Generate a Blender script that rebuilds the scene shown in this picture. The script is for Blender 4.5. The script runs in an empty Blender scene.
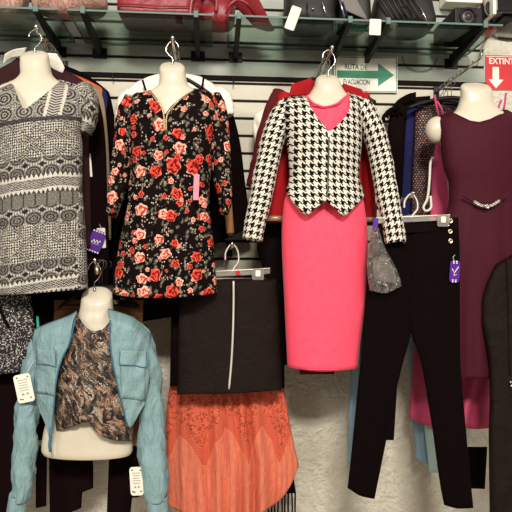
import bpy, bmesh, math, random
from mathutils import Vector, Matrix, noise
random.seed(7)
scene = bpy.context.scene
COL = scene.collection
PI = math.pi

# ------------------------------------------------------------------ camera
F = 550.0
CAM = Vector((0.0, -2.75, 1.5))
YAW = math.radians(4.57); PIT = math.radians(0.94)
FWD = Vector((math.sin(YAW)*math.cos(PIT), math.cos(YAW)*math.cos(PIT), math.sin(PIT)))
RGT = Vector((math.cos(YAW), -math.sin(YAW), 0))
UP = RGT.cross(FWD)
def P(u, v, Y):
    """point of the plane y = Y that stands behind photo coordinate (u, v)"""
    d = FWD + RGT*((u-256)/F) - UP*((v-256)/F)
    k = (Y-CAM.y)/d.y
    return CAM + d*k
def ppm(Y): return F/(Y-CAM.y)          # photo units per metre at a distance
cd = bpy.data.cameras.new('camera'); cam = bpy.data.objects.new('camera', cd); COL.objects.link(cam)
cam.location = CAM; cam.rotation_euler = (PI/2+PIT, 0, -YAW)
cd.sensor_width = 36; cd.lens = F/512*36; cd.clip_start = 0.05
scene.camera = cam

# ------------------------------------------------------------------ helpers
def interp(pts):
    """smooth monotone interpolation through (x, y) points"""
    pts = sorted(pts); xs = [p[0] for p in pts]; ys = [p[1] for p in pts]; n = len(xs)
    if n == 1: return lambda x: ys[0]
    d = [(ys[i+1]-ys[i])/max(1e-9, xs[i+1]-xs[i]) for i in range(n-1)]
    m = [d[0]]
    for i in range(1, n-1):
        m.append(0 if d[i-1]*d[i] <= 0 else 2*d[i-1]*d[i]/(d[i-1]+d[i]))
    m.append(d[-1])
    def f(x):
        if x <= xs[0]: return ys[0]
        if x >= xs[-1]: return ys[-1]
        i = 0
        while x > xs[i+1]: i += 1
        h = xs[i+1]-xs[i]; t = (x-xs[i])/h
        return ((2*t**3-3*t*t+1)*ys[i] + (t**3-2*t*t+t)*h*m[i] + (-2*t**3+3*t*t)*ys[i+1] + (t**3-t*t)*h*m[i+1])
    return f
def linear(pts):
    pts = sorted(pts)
    def f(x):
        if x <= pts[0][0]: return pts[0][1]
        for (a, b), (c, d) in zip(pts, pts[1:]):
            if x <= c: return b+(d-b)*(x-a)/max(1e-9, c-a)
        return pts[-1][1]
    return f
def clamp(x, a=0.0, b=1.0): return max(a, min(b, x))
def sstep(a, b, x):
    t = clamp((x-a)/(b-a)); return t*t*(3-2*t)
def nz(x, y, z=0.0): return noise.noise(Vector((x, y, z)))
def smoothpath(pts, n=6):
    """Catmull-Rom through tuples"""
    pts = [tuple(p) for p in pts]
    if len(pts) < 3: return pts
    q = [tuple(2*a-b for a, b in zip(pts[0], pts[1]))]+pts+[tuple(2*a-b for a, b in zip(pts[-1], pts[-2]))]
    out = []
    for i in range(1, len(q)-2):
        for k in range(n):
            t = k/n
            out.append(tuple(0.5*(2*b+(c-a)*t+(2*a-5*b+4*c-d)*t*t+(3*b-a-3*c+d)*t**3)
                             for a, b, c, d in zip(q[i-1], q[i], q[i+1], q[i+2])))
    out.append(pts[-1]); return out

class MB:
    """collects faces of one part"""
    def __init__(s): s.v = []; s.f = []; s.uv = {}
    def add(s, verts, faces, uvs=None):
        o = len(s.v); s.v += [Vector(p) for p in verts]
        for f in faces: s.f.append(tuple(i+o for i in f))
        if uvs:
            for i, q in enumerate(uvs): s.uv[o+i] = q
        return s
    def grid(s, rows, uvs=None, closed=False):
        """rows of points -> quads"""
        nr, nc = len(rows), len(rows[0]); fs = []
        for j in range(nr-1):
            for i in range(nc if closed else nc-1):
                a = j*nc+i; b = j*nc+(i+1) % nc
                fs.append((a, b, b+nc, a+nc))
        return s.add([p for r in rows for p in r], fs, [q for r in uvs for q in r] if uvs else None)
    def rings(s, rings, cap=(True, True), uvs=None):
        nc = len(rings[0]); o = len(s.v)
        s.grid(rings, uvs, closed=True)
        if cap[0]: s.f.append(tuple(o+i for i in range(nc))[::-1])
        if cap[1]: s.f.append(tuple(o+(len(rings)-1)*nc+i for i in range(nc)))
        return s
    def tube(s, pts, r, n=8, cap=True):
        pts = [Vector(p) for p in pts]; rings = []; nrm = None
        for i, p in enumerate(pts):
            t = (pts[min(i+1, len(pts)-1)]-pts[max(i-1, 0)]).normalized()
            if nrm is None:
                nrm = t.orthogonal().normalized()
            nrm = (nrm-t*nrm.dot(t)); nrm = nrm.normalized() if nrm.length > 1e-6 else t.orthogonal().normalized()
            b = t.cross(nrm); rr = r[i] if isinstance(r, (list, tuple)) else r
            rings.append([p+(nrm*math.cos(2*PI*k/n)+b*math.sin(2*PI*k/n))*rr for k in range(n)])
        return s.rings(rings, (cap, cap))
    def box(s, c, sz, m=None):
        c = Vector(c); h = Vector(sz)/2
        vs = [Vector((x*h.x, y*h.y, z*h.z)) for x in (-1, 1) for y in (-1, 1) for z in (-1, 1)]
        if m is not None: vs = [m @ p for p in vs]
        return s.add([c+p for p in vs], [(0, 1, 3, 2), (4, 6, 7, 5), (0, 4, 5, 1), (2, 3, 7, 6), (0, 2, 6, 4), (1, 5, 7, 3)])
    def prism(s, poly, d):
        """polygon of points extruded by vector d"""
        n = len(poly); poly = [Vector(p) for p in poly]; d = Vector(d)
        return s.add(poly+[p+d for p in poly], [tuple(range(n))[::-1], tuple(range(n, 2*n))] +
                     [(i, (i+1) % n, (i+1) % n+n, i+n) for i in range(n)])
    def slab(s, px, Y, th=0.002):
        """flat piece outlined in photo units at distance Y, with thickness towards the wall"""
        return s.prism([P(u, v, Y) for u, v in px], (0, th, 0))
    def ball(s, c, r, sc=(1, 1, 1), n=10):
        c = Vector(c); rings = []
        for j in range(1, n):
            a = PI*j/n
            rings.append([c+Vector((r*sc[0]*math.sin(a)*math.cos(2*PI*k/(n+2)), r*sc[1]*math.sin(a)*math.sin(2*PI*k/(n+2)), r*sc[2]*math.cos(a))) for k in range(n+2)])
        return s.rings(rings)
    def cyl(s, a, b, r, n=20): return s.tube([a, b], r, n)
    def build(s, name, mat, parent=None, merge=0.0, solid=0.0, bevel=0.0, smooth=True, sub=0):
        me = bpy.data.meshes.new(name); bm = bmesh.new()
        vs = [bm.verts.new(p) for p in s.v]; bm.verts.ensure_lookup_table()
        ul = bm.loops.layers.uv.new('UVMap')
        for f in s.f:
            if len(set(f)) < 3: continue
            try: fc = bm.faces.new([vs[i] for i in f])
            except ValueError: continue
            for lp, i in zip(fc.loops, f):
                q = s.uv.get(i)
                lp[ul].uv = q if q else (s.v[i].x, s.v[i].z)
        if merge: bmesh.ops.remove_doubles(bm, verts=bm.verts, dist=merge)
        bmesh.ops.recalc_face_normals(bm, faces=bm.faces)
        for fc in bm.faces: fc.smooth = smooth
        pts = [v.co for v in bm.verts]
        lo = Vector([min(p[i] for p in pts) for i in range(3)]); hi = Vector([max(p[i] for p in pts) for i in range(3)])
        org = Vector(((lo.x+hi.x)/2, (lo.y+hi.y)/2, lo.z))
        bmesh.ops.translate(bm, verts=bm.verts, vec=-org)
        bm.to_mesh(me); bm.free()
        me.materials.append(mat)
        o = bpy.data.objects.new(name, me); COL.objects.link(o); o.location = org
        if parent is not None: attach(o, parent)
        if bevel:
            m = o.modifiers.new('bevel', 'BEVEL'); m.width = bevel; m.segments = 2; m.limit_method = 'ANGLE'
        if solid:
            m = o.modifiers.new('solid', 'SOLIDIFY'); m.thickness = solid; m.offset = 0
        if sub:
            m = o.modifiers.new('sub', 'SUBSURF'); m.levels = sub; m.render_levels = sub
        if bevel and smooth:
            for fc in me.polygons: fc.use_smooth = False
        return o
WORLD = {}
def attach(o, parent):
    """keep world place under a parent that is only ever translated"""
    o.parent = parent
    w = Vector(WORLD[parent.name]) if parent.name in WORLD else parent.location.copy()
    WORLD[o.name] = o.location.copy()
    o.location = o.location-w
def tag(o, label, cat, group=None, kind=None):
    o['label'] = label
    if cat: o['category'] = cat
    if group: o['group'] = group
    if kind: o['kind'] = kind
    return o
def struct(o): o['kind'] = 'structure'; return o
def thing(name, label, cat, loc, group=None):
    o = bpy.data.objects.new(name, None); COL.objects.link(o); o.empty_display_size = 0.05
    o.location = loc; return tag(o, label, cat, group)
def copy_thing(root, loc, label=None):
    r = root.copy(); COL.objects.link(r); r.location = loc
    if label: r['label'] = label
    for ch in root.children:
        c = ch.copy(); COL.objects.link(c); c.parent = r
        for g in ch.children:
            d = g.copy(); COL.objects.link(d); d.parent = c
    return r

# ------------------------------------------------------------------ material nodes
def lin(c):
    c = c/255.0
    return c/12.92 if c <= 0.04045 else ((c+0.055)/1.055)**2.4
def RGB(r, g, b): return (lin(r), lin(g), lin(b), 1.0)
class X:
    def __init__(s, nt, k): s.nt = nt; s.k = k
    def __add__(s, o): return mth(s.nt, 'ADD', s, o)
    def __radd__(s, o): return mth(s.nt, 'ADD', s, o)
    def __sub__(s, o): return mth(s.nt, 'SUBTRACT', s, o)
    def __rsub__(s, o): return mth(s.nt, 'SUBTRACT', o, s)
    def __mul__(s, o): return mth(s.nt, 'MULTIPLY', s, o)
    def __rmul__(s, o): return mth(s.nt, 'MULTIPLY', s, o)
    def __truediv__(s, o): return mth(s.nt, 'DIVIDE', s, o)
    def __lt__(s, o): return mth(s.nt, 'LESS_THAN', s, o)
    def __gt__(s, o): return mth(s.nt, 'GREATER_THAN', s, o)
    def __mod__(s, o): return mth(s.nt, 'FLOORED_MODULO', s, o)
def put(nt, sock, a):
    if isinstance(a, X): nt.links.new(a.k, sock)
    else: sock.default_value = a
def mth(nt, op, *a):
    n = nt.nodes.new('ShaderNodeMath'); n.operation = op
    for i, q in enumerate(a): put(nt, n.inputs[i], q)
    return X(nt, n.outputs[0])
def fl(a): return mth(a.nt, 'FLOOR', a)
def fr(a): return mth(a.nt, 'FRACT', a)
def ab(a): return mth(a.nt, 'ABSOLUTE', a)
def sn(a): return mth(a.nt, 'SINE', a)
def mx(a, b): return mth(a.nt, 'MAXIMUM', a, b)
def mn(a, b): return mth(a.nt, 'MINIMUM', a, b)
def sq(a): return mth(a.nt, 'SQRT', a)
def ss(a, lo, hi):
    n = a.nt.nodes.new('ShaderNodeMapRange'); n.interpolation_type = 'SMOOTHSTEP'
    put(a.nt, n.inputs[0], a); n.inputs[1].default_value = lo; n.inputs[2].default_value = hi
    return X(a.nt, n.outputs[0])
def band(a, lo, hi): return (a > lo)*(a < hi)
def vec(nt, x, y, z=0.0):
    n = nt.nodes.new('ShaderNodeCombineXYZ')
    for i, q in enumerate((x, y, z)): put(nt, n.inputs[i], q)
    return X(nt, n.outputs[0])
def sep(v):
    n = v.nt.nodes.new('ShaderNodeSeparateXYZ'); put(v.nt, n.inputs[0], v)
    return [X(v.nt, n.outputs[i]) for i in range(3)]
def nse(v, scale, detail=3.0, rough=0.55, dist=0.0):
    n = v.nt.nodes.new('ShaderNodeTexNoise'); n.noise_dimensions = '3D'
    put(v.nt, n.inputs['Vector'], v); n.inputs['Scale'].default_value = scale
    n.inputs['Detail'].default_value = detail; n.inputs['Roughness'].default_value = rough; n.inputs['Distortion'].default_value = dist
    return X(v.nt, n.outputs[0])
def vor(v, scale, rnd=1.0, feature='F1'):
    n = v.nt.nodes.new('ShaderNodeTexVoronoi'); n.voronoi_dimensions = '2D'; n.feature = feature
    put(v.nt, n.inputs['Vector'], v); n.inputs['Scale'].default_value = scale; n.inputs['Randomness'].default_value = rnd
    if feature != 'F1': return X(v.nt, n.outputs['Distance'])
    return X(v.nt, n.outputs['Distance']), X(v.nt, n.outputs['Color']), X(v.nt, n.outputs['Position'])
def mixc(f, a, b):
    nt = f.nt if isinstance(f, X) else (a.nt if isinstance(a, X) else b.nt)
    n = nt.nodes.new('ShaderNodeMix'); n.data_type = 'RGBA'
    put(nt, n.inputs[0], f); put(nt, n.inputs[6], a); put(nt, n.inputs[7], b)
    return X(nt, n.outputs[2])
def UV(nt):
    n = nt.nodes.new('ShaderNodeUVMap'); n.uv_map = 'UVMap'
    return X(nt, n.outputs[0])
def OBJ(nt):
    n = nt.nodes.new('ShaderNodeTexCoord'); return X(nt, n.outputs['Object'])
def material(name, fn=None, color=None, rough=0.8, metal=0.0, sheen=0.0, bump=0.3, bdist=0.002, spec=0.4, coat=0.0, tint=None):
    m = bpy.data.materials.new(name); m.use_nodes = True; nt = m.node_tree
    b = nt.nodes['Principled BSDF']
    b.inputs['Roughness'].default_value = rough; b.inputs['Metallic'].default_value = metal
    b.inputs['Specular IOR Level'].default_value = spec
    b.inputs['Coat Weight'].default_value = coat
    if sheen:
        b.inputs['Sheen Weight'].default_value = sheen
        b.inputs['Sheen Roughness'].default_value = 0.4
        if tint: b.inputs['Sheen Tint'].default_value = tint
    r = fn(nt) if fn else {}
    if color is not None and 'color' not in r: r['color'] = color
    put(nt, b.inputs['Base Color'], r['color'])
    if 'rough' in r: put(nt, b.inputs['Roughness'], r['rough'])
    if 'metal' in r: put(nt, b.inputs['Metallic'], r['metal'])
    if 'height' in r:
        bn = nt.nodes.new('ShaderNodeBump'); bn.inputs['Strength'].default_value = bump; bn.inputs['Distance'].default_value = bdist
        put(nt, bn.inputs['Height'], r['height']); nt.links.new(bn.outputs[0], b.inputs['Normal'])
    return m
def cloth(name, c, var=0.18, rough=0.85, sheen=0.0, wrinkle=0.5, stretch=(14, 5), bump=0.5, spec=0.3, tint=None, weave=True):
    """plain cloth: a slight unevenness of the dye, creases and weave in the bump"""
    def fn(nt):
        uv = UV(nt); x, y, z = sep(uv)
        w = nse(vec(nt, x*stretch[0], y*stretch[1]), 1.0, 4, 0.6, 0.6)
        f = nse(uv, 900, 2) if weave else nse(uv, 120, 3)
        k = nse(vec(nt, x*40, y*16), 1.0, 3)
        dk = tuple(v*(1-var) for v in c[:3])+(1,); lt = tuple(min(1, v*(1+var)) for v in c[:3])+(1,)
        return dict(color=mixc(k, dk, lt), height=w*wrinkle+f*0.06)
    return material(name, fn, rough=rough, sheen=sheen, bump=bump, bdist=0.012, spec=spec, tint=tint)

# patterned cloths -------------------------------------------------
def f_hound(nt):
    x, y, z = sep(UV(nt)); k = 1/0.0038
    X_ = fl(x*k); Y_ = fl(y*k)
    wx = (X_ % 8) < 3.5; wy = (Y_ % 8) < 3.5; tw = ((X_+Y_) % 4) < 1.5
    d = tw*wx+(1.0-tw)*wy
    n = nse(UV(nt), 500, 2)
    return dict(color=mixc(d, mixc(n, RGB(204, 195, 178), RGB(230, 221, 204)), mixc(n, RGB(10, 5, 5), RGB(20, 13, 13))), height=n*0.4+nse(UV(nt), 14, 3)*0.6)
def rose_layer(nt, uv, scale, rad, seed, keep):
    x, y, z = sep(uv)
    wob = nse(uv, scale*4.0, 3)-0.5; wob2 = nse(vec(nt, x+5.0, y+2.0), scale*4.0, 3)-0.5
    v = vec(nt, x*scale+seed, y*scale+seed*0.7)
    d, c, p = vor(v, 1.0, 0.8)
    cx, cy, cz = sep(c); px, py, pz = sep(p); vx, vy, vz = sep(v)
    dx = vx-px+wob*0.16; dy = (vy-py)*(0.85+cx*0.35)+wob2*0.16
    r = sq(dx*dx+dy*dy); ang = mth(nt, 'ARCTAN2', dy, dx)
    R = rad*(0.66+0.5*cy)*(1.0+0.10*sn(ang*5.0+cx*9.0))
    k = r/R
    mask = (k < 1.0)*(cz < keep)
    petal = ss(sn(k*8.0+ang*1.0+sn(ang*3.0+cx*7.0)*1.3+wob*8.0)*0.5+0.5, 0.25, 0.8)
    pale = cx > 0.5
    deep = mixc(pale, RGB(112, 16, 16), RGB(176, 52, 42)); light = mixc(pale, RGB(224, 72, 54), RGB(240, 172, 146))
    col = mixc(petal, deep, light)
    col = mixc(ss(k, 0.75, 1.0)*(wob > 0.0), col, mixc(pale, RGB(238, 132, 108), RGB(246, 208, 188)))
    return mask, col
def f_floral(nt):
    uv = UV(nt); x, y, z = sep(uv)
    base = RGB(13, 5, 5)
    wob = nse(uv, 30, 2)-0.5
    v = vec(nt, x*48+wob*1.8, y*42+wob*2.2)
    d, c, p = vor(v, 1.0, 1.0); cx, cy, cz = sep(c)
    zone = nse(uv, 15, 2) > 0.36
    leaf = (d < 0.36)*zone*(cx < 0.5)
    col = mixc(leaf, base, mixc(ss(d, 0.04, 0.36), RGB(112, 103, 86), mixc(cy, RGB(40, 34, 26), RGB(84, 76, 62))))
    d2, c2, p2 = vor(vec(nt, x*110+3.3, y*110+1.7), 1.0, 1.0); ax, ay, az = sep(c2)
    sp = (d2 < 0.36)*(nse(uv, 24, 2) > 0.53)*(ax < 0.45)
    col = mixc(sp, col, mixc(ay, RGB(200, 182, 160), RGB(140, 118, 98)))
    m, k = rose_layer(nt, uv, 21.0, 0.25, 5.1, 0.42); col = mixc(m, col, k)
    m, k = rose_layer(nt, uv, 12.0, 0.29, 0.0, 0.88); col = mixc(m, col, k)
    return dict(color=col, height=nse(uv, 16, 3)*0.7+nse(uv, 600, 1)*0.1)
def f_aztec(nt):
    uv = UV(nt); x, y, z = sep(uv)
    big = nse(uv, 7, 2)-0.5; small = nse(uv, 210, 2)-0.5; small2 = nse(vec(nt, x+3.0, y+8.0), 190, 2)-0.5
    px = (x+0.925)*236.0+small*2.2                      # across and downwards, in 4 mm steps
    t = 0.0-y*232.0+small2*2.2+big*5.0+px*0.13
    t = t-((px > 94.0)*19.0)*(t > -62.0)
    dark = RGB(18, 11, 11); lt = RGB(196, 188, 174); mid = RGB(98, 90, 84)
    rough_ = nse(uv, 330, 2)
    k1 = ab(fr(px/2.2)-0.5)+ab(fr(t/2.4)-0.5)
    fine = mixc((k1+(rough_-0.5)*1.2) > 0.53, dark, lt)
    patch = nse(uv, 34, 2) > 0.52
    k2 = ab(fr(px/5.2)-0.5)*2.0+fr(t/2.6)
    fine = mixc(patch, fine, mixc(fr(k2+rough_*0.5) > 0.5, dark, mixc(rough_, mid, lt)))
    mu = ab(fr(px/15.5)-0.5)*1.75; mv = ab(fr(t/14.0)-0.5)*2.0
    q = sq(mu*mu*0.9+mv*mv)*0.95+(rough_-0.5)*0.35
    ring = fr(q*3.3+rough_*0.5)
    med = mixc((ring > 0.60)*(q < 0.86), dark, mixc(rough_, mid, RGB(150, 142, 132)))
    med = mixc(band(q, 0.84, 0.97), med, mixc(fr(px/2.4) > 0.4, mid, lt))
    tri = ab(fr(px/4.2)-0.5)*2.0
    def bandcol(t0, h):
        s_ = (t-t0)/h; edge = tri*0.22
        inb = (s_ > edge)*(s_ < (1.0-edge)); core = band(s_, 0.27, 0.74)
        st = fr(t/2.3+tri*0.9) > 0.5
        return mixc(inb, mixc(rough_ > 0.55, dark, mid), mixc(core, lt, mixc(st, dark, RGB(168, 160, 150))))
    sq_ = mixc((fr(px/11.0) < 0.12)+(rough_ > 0.52), RGB(128, 122, 112), RGB(44, 38, 36))
    col = fine
    def over(lo, hi, c):
        nonlocal col
        col = mixc(band(t, lo, hi), col, c)
    over(-90, -76, med); over(-76, -57, bandcol(-76.0, 19.0)); over(-57, -46, sq_); over(-46, -30, med)
    over(4, 19, med); over(19, 36, bandcol(19.0, 16.0)); over(36, 60, med)
    # chest: columns of medallions, a braided trim down the right of the neckline and a dark seam below
    chest = t < -123.0
    mu2 = ab(fr((px+2.0)/19.0)-0.5)*2.1; q2 = sq(mu2*mu2+mv*mv)*0.9+(rough_-0.5)*0.3; r2 = fr(q2*3.0+rough_*0.5)
    ch = mixc(q2 < 0.95, fine, mixc(r2 > 0.6, dark, mixc(rough_, mid, lt)))
    ty = 0.0-y*232.0
    off = ab(px-(69.0+mx(ty+130.0, -60.0)*(-0.22)))
    zig = ab(fr(ty/3.6)-0.5)*5.0
    tr = mixc(fr(ty/2.4+off*0.16) > 0.5, RGB(50, 44, 42), RGB(176, 168, 158))
    tr = mixc(off > (4.6+zig*0.5), tr, lt)
    ch = mixc(off < 8.0, ch, tr)
    ch = mixc(band(t, -127, -123), ch, mixc(rough_ > 0.55, dark, mid))
    col = mixc(chest, col, ch)
    return dict(color=col, height=nse(uv, 10, 3))
def f_snake(nt):
    uv = UV(nt); x, y, z = sep(uv)
    n1 = nse(uv, 11, 3)-0.5; n2 = nse(vec(nt, x+7.0, y+3.0), 11, 3)-0.5
    a = x*0.86+y*0.5+n1*0.09; b = y*0.86-x*0.5+n2*0.09
    e = vor(vec(nt, a*230, b*165), 1.0, 0.7, 'DISTANCE_TO_EDGE')
    scale = ss(e, 0.06, 0.24)
    pt = nse(vec(nt, a*75, b*24), 1.0, 4, 0.65, 0.8)
    p2 = nse(vec(nt, a*50+4.0, b*16+2.0), 1.0, 3, 0.6, 0.5)
    p3 = nse(vec(nt, a*60+9.0, b*20), 1.0, 2)
    c = mixc(ss(p2, 0.46, 0.6), RGB(92, 78, 66), RGB(206, 154, 118))
    c = mixc(ss(p3, 0.52, 0.6), c, RGB(206, 190, 166))
    c = mixc(scale, RGB(24, 15, 12), c)
    c = mixc(ss(pt, 0.50, 0.57), c, RGB(18, 10, 9))
    return dict(color=c, height=nse(vec(nt, x*9, y*22), 1.0, 4, 0.6, 0.6))
def f_denim(nt):
    uv = UV(nt); x, y, z = sep(uv)
    slub = nse(vec(nt, x*380, y*26), 1.0, 3); slub2 = nse(vec(nt, x*40, y*420), 1.0, 2); w = nse(vec(nt, x*13, y*6), 1.0, 5, 0.6, 0.7)
    w2 = nse(vec(nt, x*34, y*15), 1.0, 3, 0.6, 0.5)
    c = mixc(slub*0.5+slub2*0.15+nse(uv, 20, 4)*0.35, RGB(62, 96, 102), RGB(168, 196, 196))
    return dict(color=c, height=w*1.0+w2*0.4+slub*0.05)
def f_sequin(nt):
    uv = UV(nt); d, c, p = vor(uv, 260, 0.9); cx, cy, cz = sep(c)
    w = (cx > 0.76)*(d < 0.5)
    return dict(color=mixc(w, RGB(16, 11, 11), mixc(cy, RGB(120, 112, 108), RGB(236, 226, 214))), height=cx, rough=0.6-w*0.3)
def f_brownseq(nt):
    uv = UV(nt); x, y, z = sep(uv)
    k = 1/0.0125; row = fl(y*k*1.15)
    gx = fr(x*k+row*0.5); gy = fr(y*k*1.15)
    r = sq((gx-0.5)*(gx-0.5)+(gy-0.5)*(gy-0.5))
    s = (r < 0.26)*(nse(uv, 130, 1) > 0.47)
    return dict(color=mixc(s, RGB(34, 14, 13), RGB(176, 122, 108)), height=s, rough=0.7-s*0.4)
def f_orange(nt):
    """crinkled cotton; above a zigzag edge it turns to openwork lace"""
    uv = UV(nt); x, y, z = sep(uv)
    cr = nse(vec(nt, x*48, y*6), 1.0, 5, 0.65, 0.9); cr2 = nse(vec(nt, x*110, y*30), 1.0, 3)
    plain = mixc(cr*0.6+cr2*0.4, RGB(172, 60, 38), RGB(248, 148, 114))
    t = 0.0-y
    tri = ab(fr(x*4.3+0.30+(nse(vec(nt, x*3.0, 0.0), 1.0, 1)-0.5)*1.4)-0.5)*2.0
    edge = 0.66+tri*0.15+nse(vec(nt, x*9.0, 0.5), 1.0, 1)*0.16
    lz = t < edge
    rim = ab(t-edge) < 0.006
    h = 1/0.0068; row = fl(y*h)
    hx = fr(x*h*0.9+row*0.5)-0.5; hy = fr(y*h)-0.5
    hole = ss(sq(hx*hx+hy*hy), 0.36, 0.2)
    fl2 = nse(uv, 75, 3, 0.6, 1.5); flo = ss(fl2, 0.50, 0.58)
    mesh_zone = ((edge-t) < 0.075)
    lace = mixc(mx(hole*mesh_zone, flo*(1.0-mesh_zone))*0.75, RGB(218, 98, 68), RGB(112, 34, 22))
    lace = mixc(rim, lace, RGB(232, 120, 88))
    return dict(color=mixc(lz, plain, lace), height=mixc(lz, cr*1.0+cr2*0.5, cr*0.6-hole*0.15+0.2))
def f_leather(nt):
    uv = UV(nt); w = nse(uv, 9, 4, 0.55, 0.6); g = vor(uv, 700, 1.0)[0]
    return dict(color=mixc(w, RGB(19, 9, 6), RGB(31, 19, 14)), height=w*1.0+g*0.05, rough=0.5+w*0.2)
def f_plaster(nt):
    o = OBJ(nt); a = nse(o, 34, 6, 0.65); b = nse(o, 5, 4, 0.6); d = nse(o, 160, 3)
    stain = ss(nse(o, 2.2, 5, 0.65), 0.35, 0.7)
    c = mixc(stain, RGB(240, 232, 212), RGB(216, 207, 188)); c = mixc(ss(a, 0.55, 0.75)*0.5, c, RGB(180, 170, 154))
    return dict(color=c, height=a*1.0+b*0.5+d*0.25)
def f_slat(nt):
    o = OBJ(nt); x, y, z = sep(o)
    n = nse(vec(nt, x*2.0, y, z*9.0), 3.0, 4); m = nse(o, 60, 2)
    return dict(color=mixc(n*0.7+m*0.3, RGB(182, 174, 154), RGB(210, 202, 182)), height=m)
def f_slatshade(nt):  # slat board with the dimmer light up there mixed into its colour
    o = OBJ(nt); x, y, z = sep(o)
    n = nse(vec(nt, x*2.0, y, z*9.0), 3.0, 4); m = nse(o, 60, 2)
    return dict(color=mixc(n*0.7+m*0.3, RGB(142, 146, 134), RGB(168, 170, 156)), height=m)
def f_cardboard(nt):
    uv = UV(nt); x, y, z = sep(uv); n = nse(vec(nt, x*6, y*60), 1.0, 4)
    return dict(color=mixc(n, RGB(112, 70, 42), RGB(156, 108, 70)), height=n)
def f_quilt(nt):
    o = OBJ(nt); x, y, z = sep(o)
    w = nse(vec(nt, x*60, y*60, z*9), 1.0, 4, 0.6, 1.2)
    return dict(color=mixc(w, RGB(142, 92, 76), RGB(214, 168, 148)), height=w)
def f_redbag(nt):
    o = OBJ(nt); x, y, z = sep(o)
    w = nse(o, 14, 4, 0.6, 0.8); g = nse(vec(nt, x*160, y*40, z*30), 1.0, 2)
    return dict(color=mixc(w*0.6+g*0.4, RGB(104, 16, 24), RGB(158, 40, 48)), height=w+g*0.12, rough=0.28+w*0.25)
def f_skin(nt):
    o = OBJ(nt); n = nse(o, 12, 3)
    return dict(color=mixc(n, RGB(198, 186, 163), RGB(212, 201, 180)), height=n)
def f_pinklin(c0, c1):
    def fn(nt):
        uv = UV(nt); x, y, z = sep(uv)
        w = nse(vec(nt, x*10, y*5), 1.0, 4, 0.55, 0.8)
        return dict(color=mixc(nse(uv, 30, 2), c0, c1), height=w)
    return fn
def f_paper(nt):
    o = OBJ(nt); n = nse(o, 40, 2)
    return dict(color=mixc(n, RGB(224, 214, 196), RGB(240, 232, 216)), height=n)
def f_chrome(nt):
    n = nse(OBJ(nt), 60, 2)
    return dict(color=mixc(n, RGB(196, 188, 176), RGB(226, 220, 208)), height=n, rough=0.18+n*0.1)
def f_blackplastic(nt):
    n = nse(OBJ(nt), 90, 2)
    return dict(color=mixc(n, RGB(17, 11, 11), RGB(26, 19, 18)), height=n)
def f_gold(nt):
    x, y, z = sep(UV(nt)); a = sn(x*900)*sn(y*900) > 0.0
    return dict(color=mixc(a, RGB(120, 84, 52), RGB(232, 204, 158)), height=a)

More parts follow.
